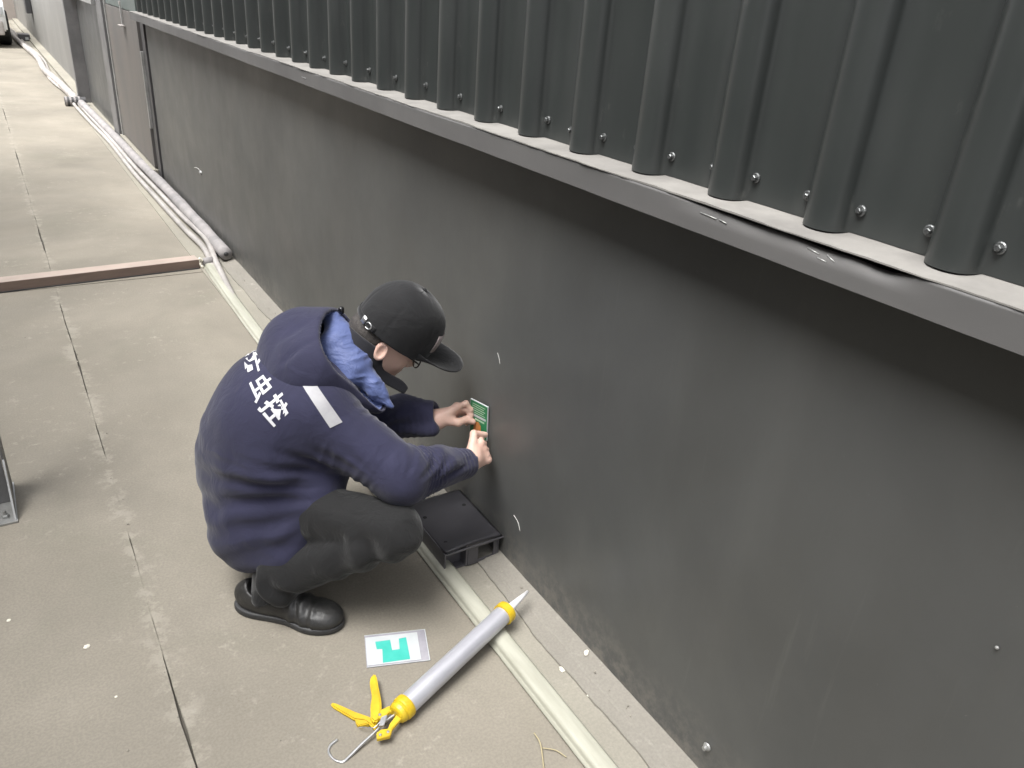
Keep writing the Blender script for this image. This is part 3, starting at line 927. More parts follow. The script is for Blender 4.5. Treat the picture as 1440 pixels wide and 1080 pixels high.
# ------------------------------------------------------------------ foot of the steel post at the left edge
fp = tag(empty('steel_post', (-1.26, 2.30, 0)), 'grey angle steel post with a bolted foot at the left edge', 'post')
box('post_plate', -0.10, 0.060, 0.030, 0.260, 0.001, 0.007, MAT['galv'], fp, 0.001)
box('post_web', -0.09, 0.049, 0.145, 0.150, 0.008, 1.45, MAT['post_grey'], fp, 0.001)
box('post_flange', 0.050, 0.056, 0.145, 0.250, 0.008, 1.45, MAT['post_grey'], fp, 0.001)
gm = [(0.052, 0.144, 0.008), (0.052, 0.036, 0.008), (0.052, 0.140, 0.16)]
bmg = bmesh.new()
va = [bmg.verts.new(p) for p in gm]
vb = [bmg.verts.new((p[0] + 0.005, p[1], p[2])) for p in gm]
bmg.faces.new(va); bmg.faces.new(vb[::-1])
for k in range(3): bmg.faces.new((va[k], vb[k], vb[(k + 1) % 3], va[(k + 1) % 3]))
bmesh.ops.recalc_face_normals(bmg, faces=bmg.faces[:])
obj('gusset', bmg, MAT['galv'], fp)
bm = bmesh.new()
add_lathe(bm, [(0.011, 0.007), (0.011, 0.015), (0.009, 0.017)], 6, Matrix.Translation((0.030, 0.065, 0.0005)))
add_lathe(bm, [(0.005, 0.0175), (0.005, 0.030)], 12, Matrix.Translation((0.030, 0.065, 0.0005)))
obj('anchor_bolt', bm, MAT['galv'], fp)

# ------------------------------------------------------------------ small litter and marks
def chip(x, y, s, label, m=MAT['white_chip'], z=0.0, el=1.0, name='plaster_chip'):
    bm = bmesh.new()
    bmesh.ops.create_icosphere(bm, subdivisions=2, radius=1)
    a = rng.uniform(0, 3.1)
    for v in bm.verts:
        v.co = Vector((v.co.x * s * el, v.co.y * s, v.co.z * s * 0.35)) * (1 + rng.uniform(-0.25, 0.25))
    bmesh.ops.rotate(bm, verts=bm.verts[:], cent=(0, 0, 0), matrix=Matrix.Rotation(a, 3, 'Z'))
    o = obj(name, bm, m, None, (x, y, z + s * 0.25))
    return tag(o, label, 'debris', 'pale plaster chips on the concrete')
chip(-1.087, 1.71, 0.007, 'larger pale plaster chip on the slab left of the man\'s shoe')
chip(-1.243, 1.894, 0.005, 'small pale chip near the left edge below the post foot')
chip(-1.048, 1.516, 0.003, 'tiny pale chip beside the long joint, lowest on the left')
chip(-0.093, 1.088, 0.006, 'pale oblong chip on the curb right of the cream duct', z=0.008, el=1.6)
chip(-0.016, 1.092, 0.006, 'flat pale flake on the mortar at the wall foot', z=0.024, el=1.7)
chip(-0.085, 0.99, 0.004, 'pale crumb on the curb near the mortar edge', z=0.010)
gb = bmesh.new()
for k in range(420):
    if k % 3 == 0: gx_, gy_ = JX + rng.normal(0, 0.012), rng.uniform(0.7, 8)
    elif k % 3 == 1: gx_, gy_ = -0.02 - abs(rng.normal(0, 0.03)), rng.uniform(0.6, 5)
    else: gx_, gy_ = rng.uniform(-1.4, -0.24), rng.uniform(0.6, 4.4)
    r0 = abs(rng.normal(0, 0.0009)) + 0.0005
    z0 = 0.0 if gx_ < -0.21 else (0.021 if gx_ > -0.05 else 0.0125)
    bmesh.ops.create_icosphere(gb, subdivisions=1, radius=r0 * (1.5 if k % 3 < 2 else 1.0), matrix=Matrix.Translation((gx_, gy_, z0 + r0 * 0.5)) @ Matrix.Diagonal((1, rng.uniform(0.6, 1.6), 0.7, 1)))
tag(obj('grit', gb, simple('grit', (0.33, 0.30, 0.25), (0.14, 0.13, 0.11), 0.9, 40)), 'fine grit scattered on the concrete along the joint and the wall foot', 'grit', kind='stuff')
tw = tube('straw', smooth_pts([(-0.300, 0.86, 0.004), (-0.278, 0.90, 0.006), (-0.262, 0.935, 0.010), (-0.258, 0.965, 0.008)], 6), [0.0016] * 19, MAT['twig'], None, 6)
tag(tw, 'dry straw curled on the concrete at the bottom edge', 'straw')
tw = tube('straw', smooth_pts([(-0.262, 0.925, 0.005), (-0.240, 0.905, 0.006), (-0.228, 0.880, 0.004)], 6), [0.0012] * 13, MAT['twig'], None, 6)
tag(tw, 'short brown straw crossing the longer one at the bottom edge', 'straw')
def mark(pts, r, label):
    o = tube('scratch', smooth_pts(pts, 5), r, MAT['scratch'], None, 6)
    tag(o, label, 'scratch')
mark([(-0.002, 1.485, 0.190), (-0.002, 1.462, 0.182), (-0.002, 1.447, 0.160)], 0.0009, 'thin curved white scratch on the wall right of the black box')
mark([(-0.002, 1.628, 0.635), (-0.002, 1.618, 0.622), (-0.002, 1.612, 0.608)], 0.0008, 'short white nick on the wall right of the cap')
mark([(-0.002, 5.40, 0.375), (-0.002, 5.30, 0.39), (-0.002, 5.24, 0.385)], 0.0014, 'pale scuff on the wall above the fat grey pipe')
ab = tag(empty('wall_anchor', (-0.001, 0.697, 0.102)), 'small rusty anchor bolt in the wall at the bottom right', 'bolt')
bm = bmesh.new()
add_lathe(bm, [(0.010, 0.0), (0.009, 0.003), (0.0055, 0.005), (0.005, 0.011)], 12, Matrix.Rotation(-math.pi / 2, 4, 'Y'))
obj('anchor_head', bm, MAT['galv'], ab)
nl = tag(empty('wall_anchor', (-0.001, 5.214, 0.379)), 'tiny bright screw in the far part of the smooth wall', 'bolt')
bm = bmesh.new()
add_lathe(bm, [(0.014, 0.0), (0.012, 0.006), (0.006, 0.012)], 10, Matrix.Rotation(-math.pi / 2, 4, 'Y'))
obj('anchor_head', bm, MAT['galv'], nl)
nl = tag(empty('wall_anchor', (-0.001, 0.297, 0.742)), 'pinhead sized bright screw in the right part of the smooth wall', 'bolt')
bm = bmesh.new()
add_lathe(bm, [(0.0028, 0.0), (0.0024, 0.002), (0.001, 0.003)], 10, Matrix.Rotation(-math.pi / 2, 4, 'Y'))
obj('anchor_head', bm, MAT['galv'], nl)
#@@PERSON
# ------------------------------------------------------------------ modelling with smooth distance fields
def V(*a): return np.array(a, dtype=np.float64)
def nrm(v): return v / np.linalg.norm(v)

def f_cone(a, b, r1, r2):
    a, b = V(*a), V(*b)
    ba = b - a
    l2 = ba @ ba
    def f(p):
        t = np.clip(((p - a) @ ba) / l2, 0, 1)
        return np.linalg.norm(p - a - t[:, None] * ba, axis=1) - (r1 + (r2 - r1) * t)
    f.c, f.r = (a + b) / 2, math.sqrt(l2) / 2 + max(r1, r2)
    return f

def f_ell(c, r, axes=None):
    c, r = V(*c), V(*r)
    A = np.eye(3) if axes is None else np.array([nrm(V(*x)) for x in axes])
    def f(p):
        q = (p - c) @ A.T
        k0 = np.linalg.norm(q / r, axis=1)
        k1 = np.linalg.norm(q / (r * r), axis=1)
        return k0 * (k0 - 1) / np.maximum(k1, 1e-6)
    f.c, f.r = c, max(r)
    return f

def f_plane(o, n):
    o, n = V(*o), nrm(V(*n))
    f = lambda p: (p - o) @ n
    f.c, f.r = None, None
    return f

def f_slab(c, half, axes, rnd=0.004):
    """rounded box"""
    c, half = V(*c), V(*half)
    A = np.array([nrm(V(*x)) for x in axes])
    def f(p):
        q = np.abs((p - c) @ A.T) - (half - rnd)
        return np.linalg.norm(np.maximum(q, 0), axis=1) + np.minimum(q.max(axis=1), 0) - rnd
    f.c, f.r = c, np.linalg.norm(half)
    return f

def smin(a, b, k):
    if k <= 0: return np.minimum(a, b)
    h = np.maximum(k - np.abs(a - b), 0) / k
    return np.minimum(a, b) - h * h * k * 0.25

def combine(prims, P):
    d = np.full(len(P), 1e3)
    for op, f, k in prims:
        if f.c is not None and op != 'int':
            near = np.linalg.norm(P - f.c, axis=1) < f.r + k + 0.05
            if not near.any(): continue
            q = f(P[near])
            if op == 'add': d[near] = smin(d[near], q, k)
            else: d[near] = -smin(-d[near], q, k)
        else:
            q = f(P)
            if op == 'int': d = -smin(-d, -q, k)
            elif op == 'sub': d = -smin(-d, q, k)
            else: d = smin(d, q, k)
    return d

def sdf_mesh(prims, lo, hi, h, extra=None):
    lo, hi = V(*lo), V(*hi)
    B = 12
    nb = np.ceil((hi - lo) / (h * B)).astype(int)
    n = nb * B + 1
    F = np.full(tuple(n), 1.0, dtype=np.float32)
    bi = np.stack(np.meshgrid(*[np.arange(k) for k in nb], indexing='ij'), -1).reshape(-1, 3)
    cen = lo + (bi + 0.5) * B * h
    half = B * h * 0.5 * math.sqrt(3)
    dc = combine(prims, cen)
    act = bi[dc < half * 1.25 + 0.02]
    g = np.stack(np.meshgrid(*[np.arange(B + 1)] * 3, indexing='ij'), -1).reshape(-1, 3)
    for s in range(0, len(act), 10):
        blk = act[s:s + 10]
        idx = (blk[:, None, :] * B + g[None]).reshape(-1, 3)
        P = lo + idx * h
        a0, a1 = P.min(axis=0), P.max(axis=0)
        mid, rad = (a0 + a1) / 2, np.linalg.norm(a1 - a0) / 2
        d = combine([q for q in prims if q[1].c is None or np.linalg.norm(q[1].c - mid) < q[1].r + q[2] + 0.03 + rad], P)
        if extra is not None:
            d = extra(P, d)
        F[idx[:, 0], idx[:, 1], idx[:, 2]] = d
    return surface_nets(F, lo, h)

def surface_nets(F, lo, h):
    sg = F < 0
    nx, ny, nz = F.shape
    c = np.zeros((nx - 1, ny - 1, nz - 1), dtype=np.int8)
    for dx in (0, 1):
        for dy in (0, 1):
            for dz in (0, 1):
                c += sg[dx:nx - 1 + dx, dy:ny - 1 + dy, dz:nz - 1 + dz]
    cells = np.argwhere((c > 0) & (c < 8))
    vid = np.full(c.shape, -1, dtype=np.int64)
    vid[cells[:, 0], cells[:, 1], cells[:, 2]] = np.arange(len(cells))
    acc = np.zeros((len(cells), 3))
    cnt = np.zeros(len(cells))
    cor = [(i, j, k) for i in (0, 1) for j in (0, 1) for k in (0, 1)]
    val = {o: F[cells[:, 0] + o[0], cells[:, 1] + o[1], cells[:, 2] + o[2]].astype(np.float64) for o in cor}
    for a in cor:
        for ax in range(3):
            if a[ax]: continue
            b = list(a); b[ax] = 1; b = tuple(b)
            va, vb = val[a], val[b]
            m = (va < 0) != (vb < 0)
            t = np.where(m, va / np.where(m, va - vb, 1), 0)
            p = np.zeros((len(cells), 3)) + np.array(a, float)
            p[:, ax] += t
            acc += p * m[:, None]
            cnt += m
    vs = lo + (cells + acc / cnt[:, None]) * h
    quads = []
    for ax in range(3):
        sl0 = [slice(None)] * 3; sl1 = [slice(None)] * 3
        sl0[ax] = slice(0, -1); sl1[ax] = slice(1, None)
        a, b = sg[tuple(sl0)], sg[tuple(sl1)]
        e = np.argwhere(a != b)
        u, v = (ax + 1) % 3, (ax + 2) % 3
        ok = (e[:, u] > 0) & (e[:, v] > 0) & (e[:, u] < F.shape[u] - 1) & (e[:, v] < F.shape[v] - 1)
        e = e[ok]
        inside = a[e[:, 0], e[:, 1], e[:, 2]]
        def q(du, dv):
            k = e.copy(); k[:, u] += du; k[:, v] += dv
            return vid[k[:, 0], k[:, 1], k[:, 2]]
        Q = np.stack([q(-1, -1), q(0, -1), q(0, 0), q(-1, 0)], 1)
        Q[~inside] = Q[~inside][:, ::-1]
        quads.append(Q)
    Q = np.concatenate(quads)
    Q = Q[(Q >= 0).all(axis=1)]
    return vs, Q

def np_normals(vs, Q):
    a, b, c, d = (vs[Q[:, i]] for i in range(4))
    fn = np.cross(c - a, d - b)
    N = np.zeros_like(vs)
    for i in range(4):
        np.add.at(N, Q[:, i], fn)
    return N / np.maximum(np.linalg.norm(N, axis=1, keepdims=True), 1e-12)

def relax(vs, Q, it=2, lam=0.5):
    for _ in range(it):
        acc = np.zeros_like(vs); cnt = np.zeros(len(vs))
        for i in range(4):
            for j in (1, 3):
                np.add.at(acc, Q[:, i], vs[Q[:, (i + j) % 4]])
                np.add.at(cnt, Q[:, i], 1)
        vs = vs + lam * (acc / np.maximum(cnt, 1)[:, None] - vs)
    return vs

_perm = np.random.default_rng(3).uniform(-1, 1, (64, 64, 64))
def vnoise(P, sc):
    q = P * sc + 100.0
    i = np.floor(q).astype(int)
    f = q - i
    f = f * f * (3 - 2 * f)
    o = 0
    for dx in (0, 1):
        for dy in (0, 1):
            for dz in (0, 1):
                wgt = (f[:, 0] if dx else 1 - f[:, 0]) * (f[:, 1] if dy else 1 - f[:, 1]) * (f[:, 2] if dz else 1 - f[:, 2])
                o = o + wgt * _perm[(i[:, 0] + dx) % 64, (i[:, 1] + dy) % 64, (i[:, 2] + dz) % 64]
    return o

ORG = V(-0.55, 1.75, 0.0)
def mesh_np(name, vs, Q, m, parent, smooth=True, org=ORG):
    me = bpy.data.meshes.new(name)
    vs = np.asarray(vs) - org
    me.vertices.add(len(vs)); me.vertices.foreach_set('co', vs.astype(np.float32).ravel())
    me.loops.add(Q.size); me.loops.foreach_set('vertex_index', Q.astype(np.int32).ravel())
    me.polygons.add(len(Q))
    me.polygons.foreach_set('loop_start', np.arange(0, Q.size, 4, dtype=np.int32))
    me.update(calc_edges=True)
    me.validate()
    return link(name, me, m, parent, None, smooth)

man = tag(empty('person', tuple(ORG)), 'squatting man in navy hooded jacket and black cap pressing a green sign to the wall', 'person')

# ---- skeleton, in metres, world space
HC = V(-0.249, 1.790, 0.662)                    # middle of the skull
pit, yaw, rol = R_(37), R_(-11), R_(0)
Fd = V(math.cos(pit) * math.cos(yaw), math.cos(pit) * math.sin(yaw), -math.sin(pit))
Ud = V(math.sin(pit) * math.cos(yaw), math.sin(pit) * math.sin(yaw), math.cos(pit))
Sd = np.cross(Fd, Ud)                           # to the man's right
rol = R_(9)
Ud, Sd = Ud * math.cos(rol) + Sd * math.sin(rol), Sd * math.cos(rol) - Ud * math.sin(rol)
def hd(f, s, u): return HC + Fd * f + Sd * s + Ud * u
NB = V(-0.405, 1.80, 0.600)
SR, ER, WR = V(-0.470, 1.655, 0.520), V(-0.345, 1.500, 0.412), V(-0.110, 1.572, 0.346)
SL, EL, WL = V(-0.420, 1.960, 0.530), V(-0.285, 1.900, 0.375), V(-0.118, 1.745, 0.398)
PEL = V(-0.625, 1.820, 0.270)
RHp, RK, RA = V(-0.600, 1.720, 0.265), V(-0.384, 1.425, 0.306), V(-0.668, 1.640, 0.085)
LHp, LK, LA = V(-0.590, 1.910, 0.265), V(-0.330, 2.010, 0.360), V(-0.560, 1.960, 0.085)

# ---- body: head, neck, trunk, arms with hands, legs, one continuous mesh
body = []
A_ = lambda f, k=0.02: body.append(('add', f, k))
A_(f_ell(hd(-0.006, 0, 0.014), (0.090, 0.075, 0.090), (Fd, Sd, Ud)), 0)
A_(f_ell(hd(0.022, 0, -0.030), (0.066, 0.060, 0.078), (Fd, Sd, Ud)), 0.03)      # face
A_(f_ell(hd(0.048, 0, -0.082), (0.036, 0.042, 0.030), (Fd, Sd, Ud)), 0.03)      # chin and jaw
for s in (-1, 1):
    A_(f_ell(hd(0.040, s * 0.036, -0.036), (0.030, 0.026, 0.028), (Fd, Sd, Ud)), 0.02)   # cheek
    A_(f_cone(hd(0.000, s * 0.055, -0.055), hd(0.050, s * 0.028, -0.092), 0.020, 0.016), 0.02)  # jaw line
A_(f_cone(hd(0.080, 0, -0.004), hd(0.103, 0, -0.034), 0.008, 0.012), 0.012)     # nose
for s in (-1, 1): A_(f_ell(hd(0.094, s * 0.011, -0.040), (0.009, 0.008, 0.007)), 0.006)
A_(f_ell(hd(0.084, 0, -0.062), (0.010, 0.022, 0.005), (Fd, Sd, Ud)), 0.006)     # lips
A_(f_ell(hd(0.082, 0, -0.071), (0.010, 0.019, 0.005), (Fd, Sd, Ud)), 0.006)
for s in (-1, 1):
    body.append(('sub', f_ell(hd(0.092, s * 0.031, -0.002), (0.014, 0.016, 0.010), (Fd, Sd, Ud)), 0.012))   # eye sockets
    A_(f_ell(hd(0.076, s * 0.031, -0.003), (0.012, 0.012, 0.011)), 0.002)
    A_(f_cone(hd(0.086, s * 0.016, 0.012), hd(0.078, s * 0.046, 0.012), 0.006, 0.005), 0.008)              # brow
# ears
for s in (-1, 1):
    ea, ec = nrm(Ud * 0.95 - Fd * 0.22), None
    e0 = hd(-0.024, s * 0.076, -0.018)
    eo = nrm(Sd * s - Fd * 0.42)
    ef = nrm(np.cross(ea, eo)) * s
    A_(f_ell(e0 + eo * 0.006, (0.028, 0.018, 0.0075), (ea, np.cross(ea, eo), eo)), 0.006)
    body.append(('sub', f_ell(e0 + eo * 0.0155 + Fd * 0.003 + ea * 0.002, (0.0195, 0.0110, 0.0095), (ea, np.cross(ea, eo), eo)), 0.003))
    A_(f_cone(e0 + eo * 0.008 + Fd * 0.012 - ea * 0.004, e0 + eo * 0.007 + Fd * 0.011 - ea * 0.014, 0.0045, 0.005), 0.004)
A_(f_cone(hd(-0.045, 0, -0.050), NB + V(0.03, 0, 0.0), 0.050, 0.040), 0.03)
A_(f_cone(NB + V(0.03, 0, -0.01), V(-0.52, 1.81, 0.46), 0.036, 0.085), 0.02)
A_(f_cone(V(-0.52, 1.81, 0.50), PEL, 0.105, 0.110), 0.05)
for a, b in ((SR, SL), (RHp, LHp)): A_(f_cone(a, b, 0.055, 0.055), 0.05)
for s0, e0, w0 in ((SR, ER, WR), (SL, EL, WL)):
    A_(f_cone(s0, e0, 0.046, 0.036), 0.03); A_(f_cone(e0, w0, 0.036, 0.025), 0.02)
for h0, k0, a0 in ((RHp, RK, RA), (LHp, LK, LA)):
    A_(f_cone(h0, k0, 0.072, 0.034), 0.04); A_(f_cone(k0, a0, 0.034, 0.030), 0.02)
    A_(f_cone(a0 - V(0, 0, 0.045), a0 + (V(0.10, -0.09, -0.058) if a0 is RA else V(0.13, 0.02, -0.058)), 0.024, 0.015), 0.02)

# hands: palm frame + five curled fingers, each a chain of three bones
def hand(wrist, knuckle_mid, side, fingers, thumb, back):
    """side: from the little finger to the index; back: out of the back of the hand"""
    fw = nrm(knuckle_mid - wrist)
    L = np.linalg.norm(knuckle_mid - wrist)
    A_(f_cone(wrist - fw * 0.02, wrist + fw * 0.015, 0.0245, 0.0235), 0.02)
    for t in (-1, -0.33, 0.33, 1):
        kn = knuckle_mid + side * t * 0.027
        A_(f_cone(wrist + side * t * 0.013 + fw * 0.008, kn - back * 0.001, 0.0155, 0.0115), 0.012)
        A_(f_ell(kn + back * 0.002, (0.0115, 0.0115, 0.0115)), 0.006)
    for ch, rr in fingers:
        for i, (a, b) in enumerate(zip(ch, ch[1:])):
            A_(f_cone(a, b, rr * (1 - 0.07 * i), rr * (1 - 0.07 * (i + 1))), 0.0035)
            if i: A_(f_ell(a, (rr * 1.02,) * 3), 0.003)
    for i, (a, b) in enumerate(zip(thumb, thumb[1:])):
        r1 = (0.0165, 0.0120, 0.0105)[i]; r2 = (0.0122, 0.0108, 0.0088)[i]
        A_(f_cone(a, b, r1, r2), 0.008 if i == 0 else 0.004)

# right hand: holds the lower right corner of the card, back of the hand to the camera
wR = WR + nrm(WR - ER) * 0.012
kR = V(-0.044, 1.598, 0.350)
fwR = nrm(kR - wR)
backR = nrm(V(-0.25, -0.80, 0.25)); backR = nrm(backR - fwR * (backR @ fwR))
sideR = nrm(np.cross(fwR, backR)); sideR = sideR if sideR[2] > 0 else -sideR
fr = []
for t, (p1, p2, p3), r in ((1, (0.034, 0.022, 0.017), 0.0088), (0.33, (0.036, 0.022, 0.017), 0.0090), (-0.33, (0.033, 0.020, 0.016), 0.0086), (-1, (0.027, 0.016, 0.014), 0.0078)):
    kn = kR + sideR * t * 0.027
    d1 = nrm(fwR * 0.75 - backR * 0.55 + sideR * 0.06 * t)
    d2 = nrm(fwR * 0.10 - backR * 1.0 + sideR * 0.15 * (1 - t))
    d3 = nrm(-fwR * 0.55 - backR * 0.75 + sideR * 0.15)
    a1 = kn + d1 * p1; a2 = a1 + d2 * p2 * 0.9; a3 = a2 + d3 * p3 * 0.8
    fr.append(([kn, a1, a2, a3], r))
thR = [wR + fwR * 0.018 + sideR * 0.020 - backR * 0.004, wR + fwR * 0.040 + sideR * 0.040 - backR * 0.006, wR + fwR * 0.062 + sideR * 0.056 - backR * 0.014, V(-0.020, 1.636, 0.378)]
hand(wR, kR, sideR, fr, thR, backR)

# left hand: thumb and index pinch the card's upper left part, the rest curl under
wL = WL + nrm(V(0.10, -0.03, 0.0)) * 0.012
kL = V(-0.058, 1.738, 0.417)
fwL = nrm(kL - wL)
sideL = nrm(V(-0.15, -0.55, 0.75)); sideL = nrm(sideL - fwL * (sideL @ fwL))     # towards the index finger
backL = nrm(np.cross(fwL, sideL)); backL = backL if backL[1] > 0 else -backL
fl = []
tipI = V(-0.020, 1.712, 0.398)
kn = kL + sideL * 0.027
fl.append(([kn, kn + V(0.028, -0.002, 0.006), kn + V(0.040, -0.010, -0.014), tipI], 0.0086))
for t, l1, r in ((0.33, 0.034, 0.0088), (-0.33, 0.031, 0.0084), (-1, 0.026, 0.0076)):
    kn = kL + sideL * t * 0.027
    a1 = kn + nrm(fwL * 0.8 - backL * 0.5 - sideL * 0.10) * l1 * 0.85
    a2 = a1 + nrm(fwL * 0.05 - backL * 0.9 - sideL * 0.30) * 0.020
    a3 = a2 + nrm(-fwL * 0.6 - backL * 0.6 - sideL * 0.10) * 0.015
    fl.append(([kn, a1, a2, a3], r))
thL = [wL + fwL * 0.010 + sideL * 0.008 - backL * 0.014, wL + fwL * 0.034 + sideL * 0.004 - backL * 0.036, wL + fwL * 0.060 - backL * 0.038 - sideL * 0.002, V(-0.026, 1.697, 0.391)]
hand(wL, kL, sideL, fl, thL, backL)
vs, Q = sdf_mesh(body, (-0.80, 1.34, -0.01), (0.02, 2.12, 0.83), 0.0026)
vs = relax(vs, Q, 1, 0.4)
mesh_np('body', vs, Q, MAT['skin'], man)

# ---- hair under the cap
hair = [('add', f_ell(hd(-0.004, 0, 0.010), (0.094, 0.0785, 0.088), (Fd, Sd, Ud)), 0), ('add', f_cone(hd(-0.060, 0, -0.030), hd(-0.070, 0, -0.062), 0.050, 0.040), 0.03),
        ('sub', f_plane(hd(-0.016, 0, 0), nrm(-Fd * 1.0 + Ud * 0.10) * -1), 0.0)]
hair[-1] = ('int', f_plane(hd(-0.024, 0, 0.0), nrm(Fd * 1.0 - Ud * 0.75)), 0.01)
hair.append(('int', f_plane(hd(0, 0, -0.075), -Ud), 0.01))
vs, Q = sdf_mesh(hair, HC - 0.16, HC + 0.16, 0.004)
mesh_np('hair', vs, Q, MAT['hair'], man)

# ---- jacket
fold_c = V(-0.47, 1.66, 0.33)
jk = []
J = lambda f, k=0.05, op='add': jk.append((op, f, k))
J(f_ell((-0.608, 1.815, 0.290), (0.158, 0.200, 0.192)), 0)                  # seat and waist
J(f_ell((-0.600, 1.805, 0.420), (0.145, 0.195, 0.160)), 0.06)
J(f_ell((-0.545, 1.805, 0.520), (0.140, 0.200, 0.125)), 0.06)               # upper back
J(f_cone((-0.500, 1.690, 0.535), (-0.465, 1.925, 0.545), 0.088, 0.085), 0.05)  # shoulders
J(f_ell((-0.440, 1.805, 0.560), (0.105, 0.120, 0.080)), 0.05)
J(f_ell((-0.635, 1.735, 0.225), (0.120, 0.105, 0.120)), 0.06)
J(f_cone((-0.605, 1.650, 0.195), (-0.530, 1.640, 0.320), 0.088, 0.080), 0.04)
J(f_ell((-0.660, 1.740, 0.175), (0.095, 0.110, 0.085)), 0.05)
J(f_ell((-0.490, 1.740, 0.385), (0.110, 0.120, 0.110)), 0.06)              # over the right hip
J(f_cone(SR + V(-0.005, 0.015, 0), ER, 0.090, 0.072), 0.05)
J(f_cone(ER, WR - nrm(WR - ER) * 0.02, 0.070, 0.046), 0.03)
J(f_cone(SL, EL, 0.080, 0.064), 0.05)
J(f_cone(EL, WL, 0.066, 0.053), 0.03)
# hollow cuffs, cut square
dR, dL = nrm(WR - ER), nrm(WL - EL + V(0.06, 0.03, 0))
def f_cut(c, n, rad):
    """the half space beyond a cuff, limited to its neighbourhood"""
    c, n = V(*c), nrm(V(*n))
    def f(p):
        return np.maximum(-((p - c) @ n), np.linalg.norm(p - c, axis=1) - rad)
    f.c, f.r = c, rad
    return f
J(f_cut(WR - dR * 0.004, dR, 0.10), 0.004, 'sub')
J(f_cut(WL - dL * 0.006, dL, 0.10), 0.004, 'sub')
J(f_cone(WR - dR * 0.035, WR + dR * 0.05, 0.033, 0.037), 0.004, 'sub')
J(f_cone(WL - dL * 0.035, WL + dL * 0.05, 0.035, 0.041), 0.004, 'sub')
# hem
J(f_plane((-0.60, 1.75, 0.128), (0.55, 0.0, 0.9)), 0.0, 'add')
jk.pop()
def hem(P, d):
    # keep only what lies above the hem, a tilted plane that rises to the front
    g = (P - V(-0.64, 1.75, 0.150)) @ nrm(V(0.50, -0.12, -0.86))
    near = (P[:, 0] > -0.9)
    return np.maximum(d, g - 0.0)
jk_ex = lambda P, d: -smin(-d, -((P - V(-0.60, 1.72, 0.128)) @ nrm(V(0.62, -0.25, -0.78))) + 1e3 * (P[:, 2] > 0.42), 0.02)
vs, Q = sdf_mesh(jk, (-0.86, 1.36, 0.03), (0.0, 2.10, 0.70), 0.0045, None)
N = np_normals(vs, Q)
def smask(x, a, b):
    t = np.clip((x - a) / (b - a), 0, 1)
    return t * t * (3 - 2 * t)
def seg_t(P, a, b):
    ba = b - a
    t = ((P - a) @ ba) / (ba @ ba)
    q = P - a - np.clip(t, 0, 1)[:, None] * ba
    return t, np.linalg.norm(q, axis=1)
def jacket_folds(P):
    d = np.zeros(len(P))
    # big pulls that fan out from the front of the hip over the back
    F0 = V(-0.40, 1.70, 0.34)
    v = P - F0
    th = np.arctan2(v[:, 2] + 0.25 * v[:, 1], -v[:, 0])
    r = np.sqrt(v[:, 0] ** 2 + v[:, 2] ** 2)
    wob = 0.28 * vnoise(P, 6.0) + 0.10 * vnoise(P, 14.0)
    m = smask(r, 0.10, 0.20) * (0.35 + 0.65 * (1 - smask(r, 0.26, 0.42))) * (1 - smask(P[:, 2], 0.42, 0.52))
    s = np.sin(th * 27 + wob * 10)
    m = m * (1 - smask(P[:, 0], -0.64, -0.57) * (1 - smask(P[:, 2], 0.30, 0.40)))
    d += 0.0055 * m * (np.abs(s) ** 0.8 * np.sign(s)) * (0.45 + 0.55 * smask(vnoise(P, 5.0), -0.4, 0.5))
    rn = vnoise(np.stack([th * 3.6 + 0.6 * wob, r * 2.2, P[:, 1] * 3.5], 1) + 5, 1.0)
    d += 0.010 * m * ((1 - np.abs(rn) * 2.2).clip(-0.6, 1) ** 1 - 0.35)
    # diagonal pull from armpit to the back of the waist
    for a, b, amp, wd in ((V(-0.44, 1.62, 0.42), V(-0.70, 1.70, 0.47), 0.007, 0.012), (V(-0.42, 1.62, 0.39), V(-0.66, 1.68, 0.52), -0.005, 0.012), (V(-0.45, 1.62, 0.36), V(-0.74, 1.74, 0.36), 0.006, 0.014),
                          (V(-0.46, 1.62, 0.33), V(-0.72, 1.68, 0.27), 0.006, 0.012), (V(-0.50, 1.62, 0.29), V(-0.70, 1.66, 0.19), 0.006, 0.012)):
        t, ds = seg_t(P, a, b)
        e = np.sin(np.clip(t, 0, 1) * math.pi)
        d += amp * np.exp(-(ds / wd) ** 2 * 0.5) * e
    # sleeve rings
    for a, b, nn, amp, ph in ((SR, ER, 4.0, 0.0024, 0.6), (ER, WR, 8.0, 0.0060, 0.0), (SL, EL, 4.0, 0.003, 0.0), (EL, WL, 6.0, 0.0020, 1.0)):
        t, ds = seg_t(P, a, b)
        msk = smask(t, 0.02, 0.25) * (1 - smask(t, 0.72, 1.0)) * (1 - smask(ds, 0.095, 0.125))
        wob2 = 1.7 * vnoise(P, 16.0)
        s = np.sin(t * nn * 2 * math.pi + wob2 + ph)
        side = smask(vnoise(P + 3.1, 11.0), -0.6, 0.4)
        d += amp * msk * side * (1 - 2 * np.abs(s) ** 0.7)
    d += 0.0055 * vnoise(P * V(1, 1, 1.6), 8.0) + 0.0024 * vnoise(P, 24.0) * (0.4 + 0.6 * (1 - smask(P[:, 2], 0.45, 0.56)))
    return d
vs = vs + N * jacket_folds(vs)[:, None]
# the hem: everything under it is drawn in a little and turned inward
vs = relax(vs, Q, 1, 0.5)
jacket = mesh_np('jacket', vs, Q, MAT['navy'], man)
jverts, jquads = vs, Q
bvh = BVHTree.FromPolygons([Vector(v) for v in jverts], [tuple(q) for q in jquads])

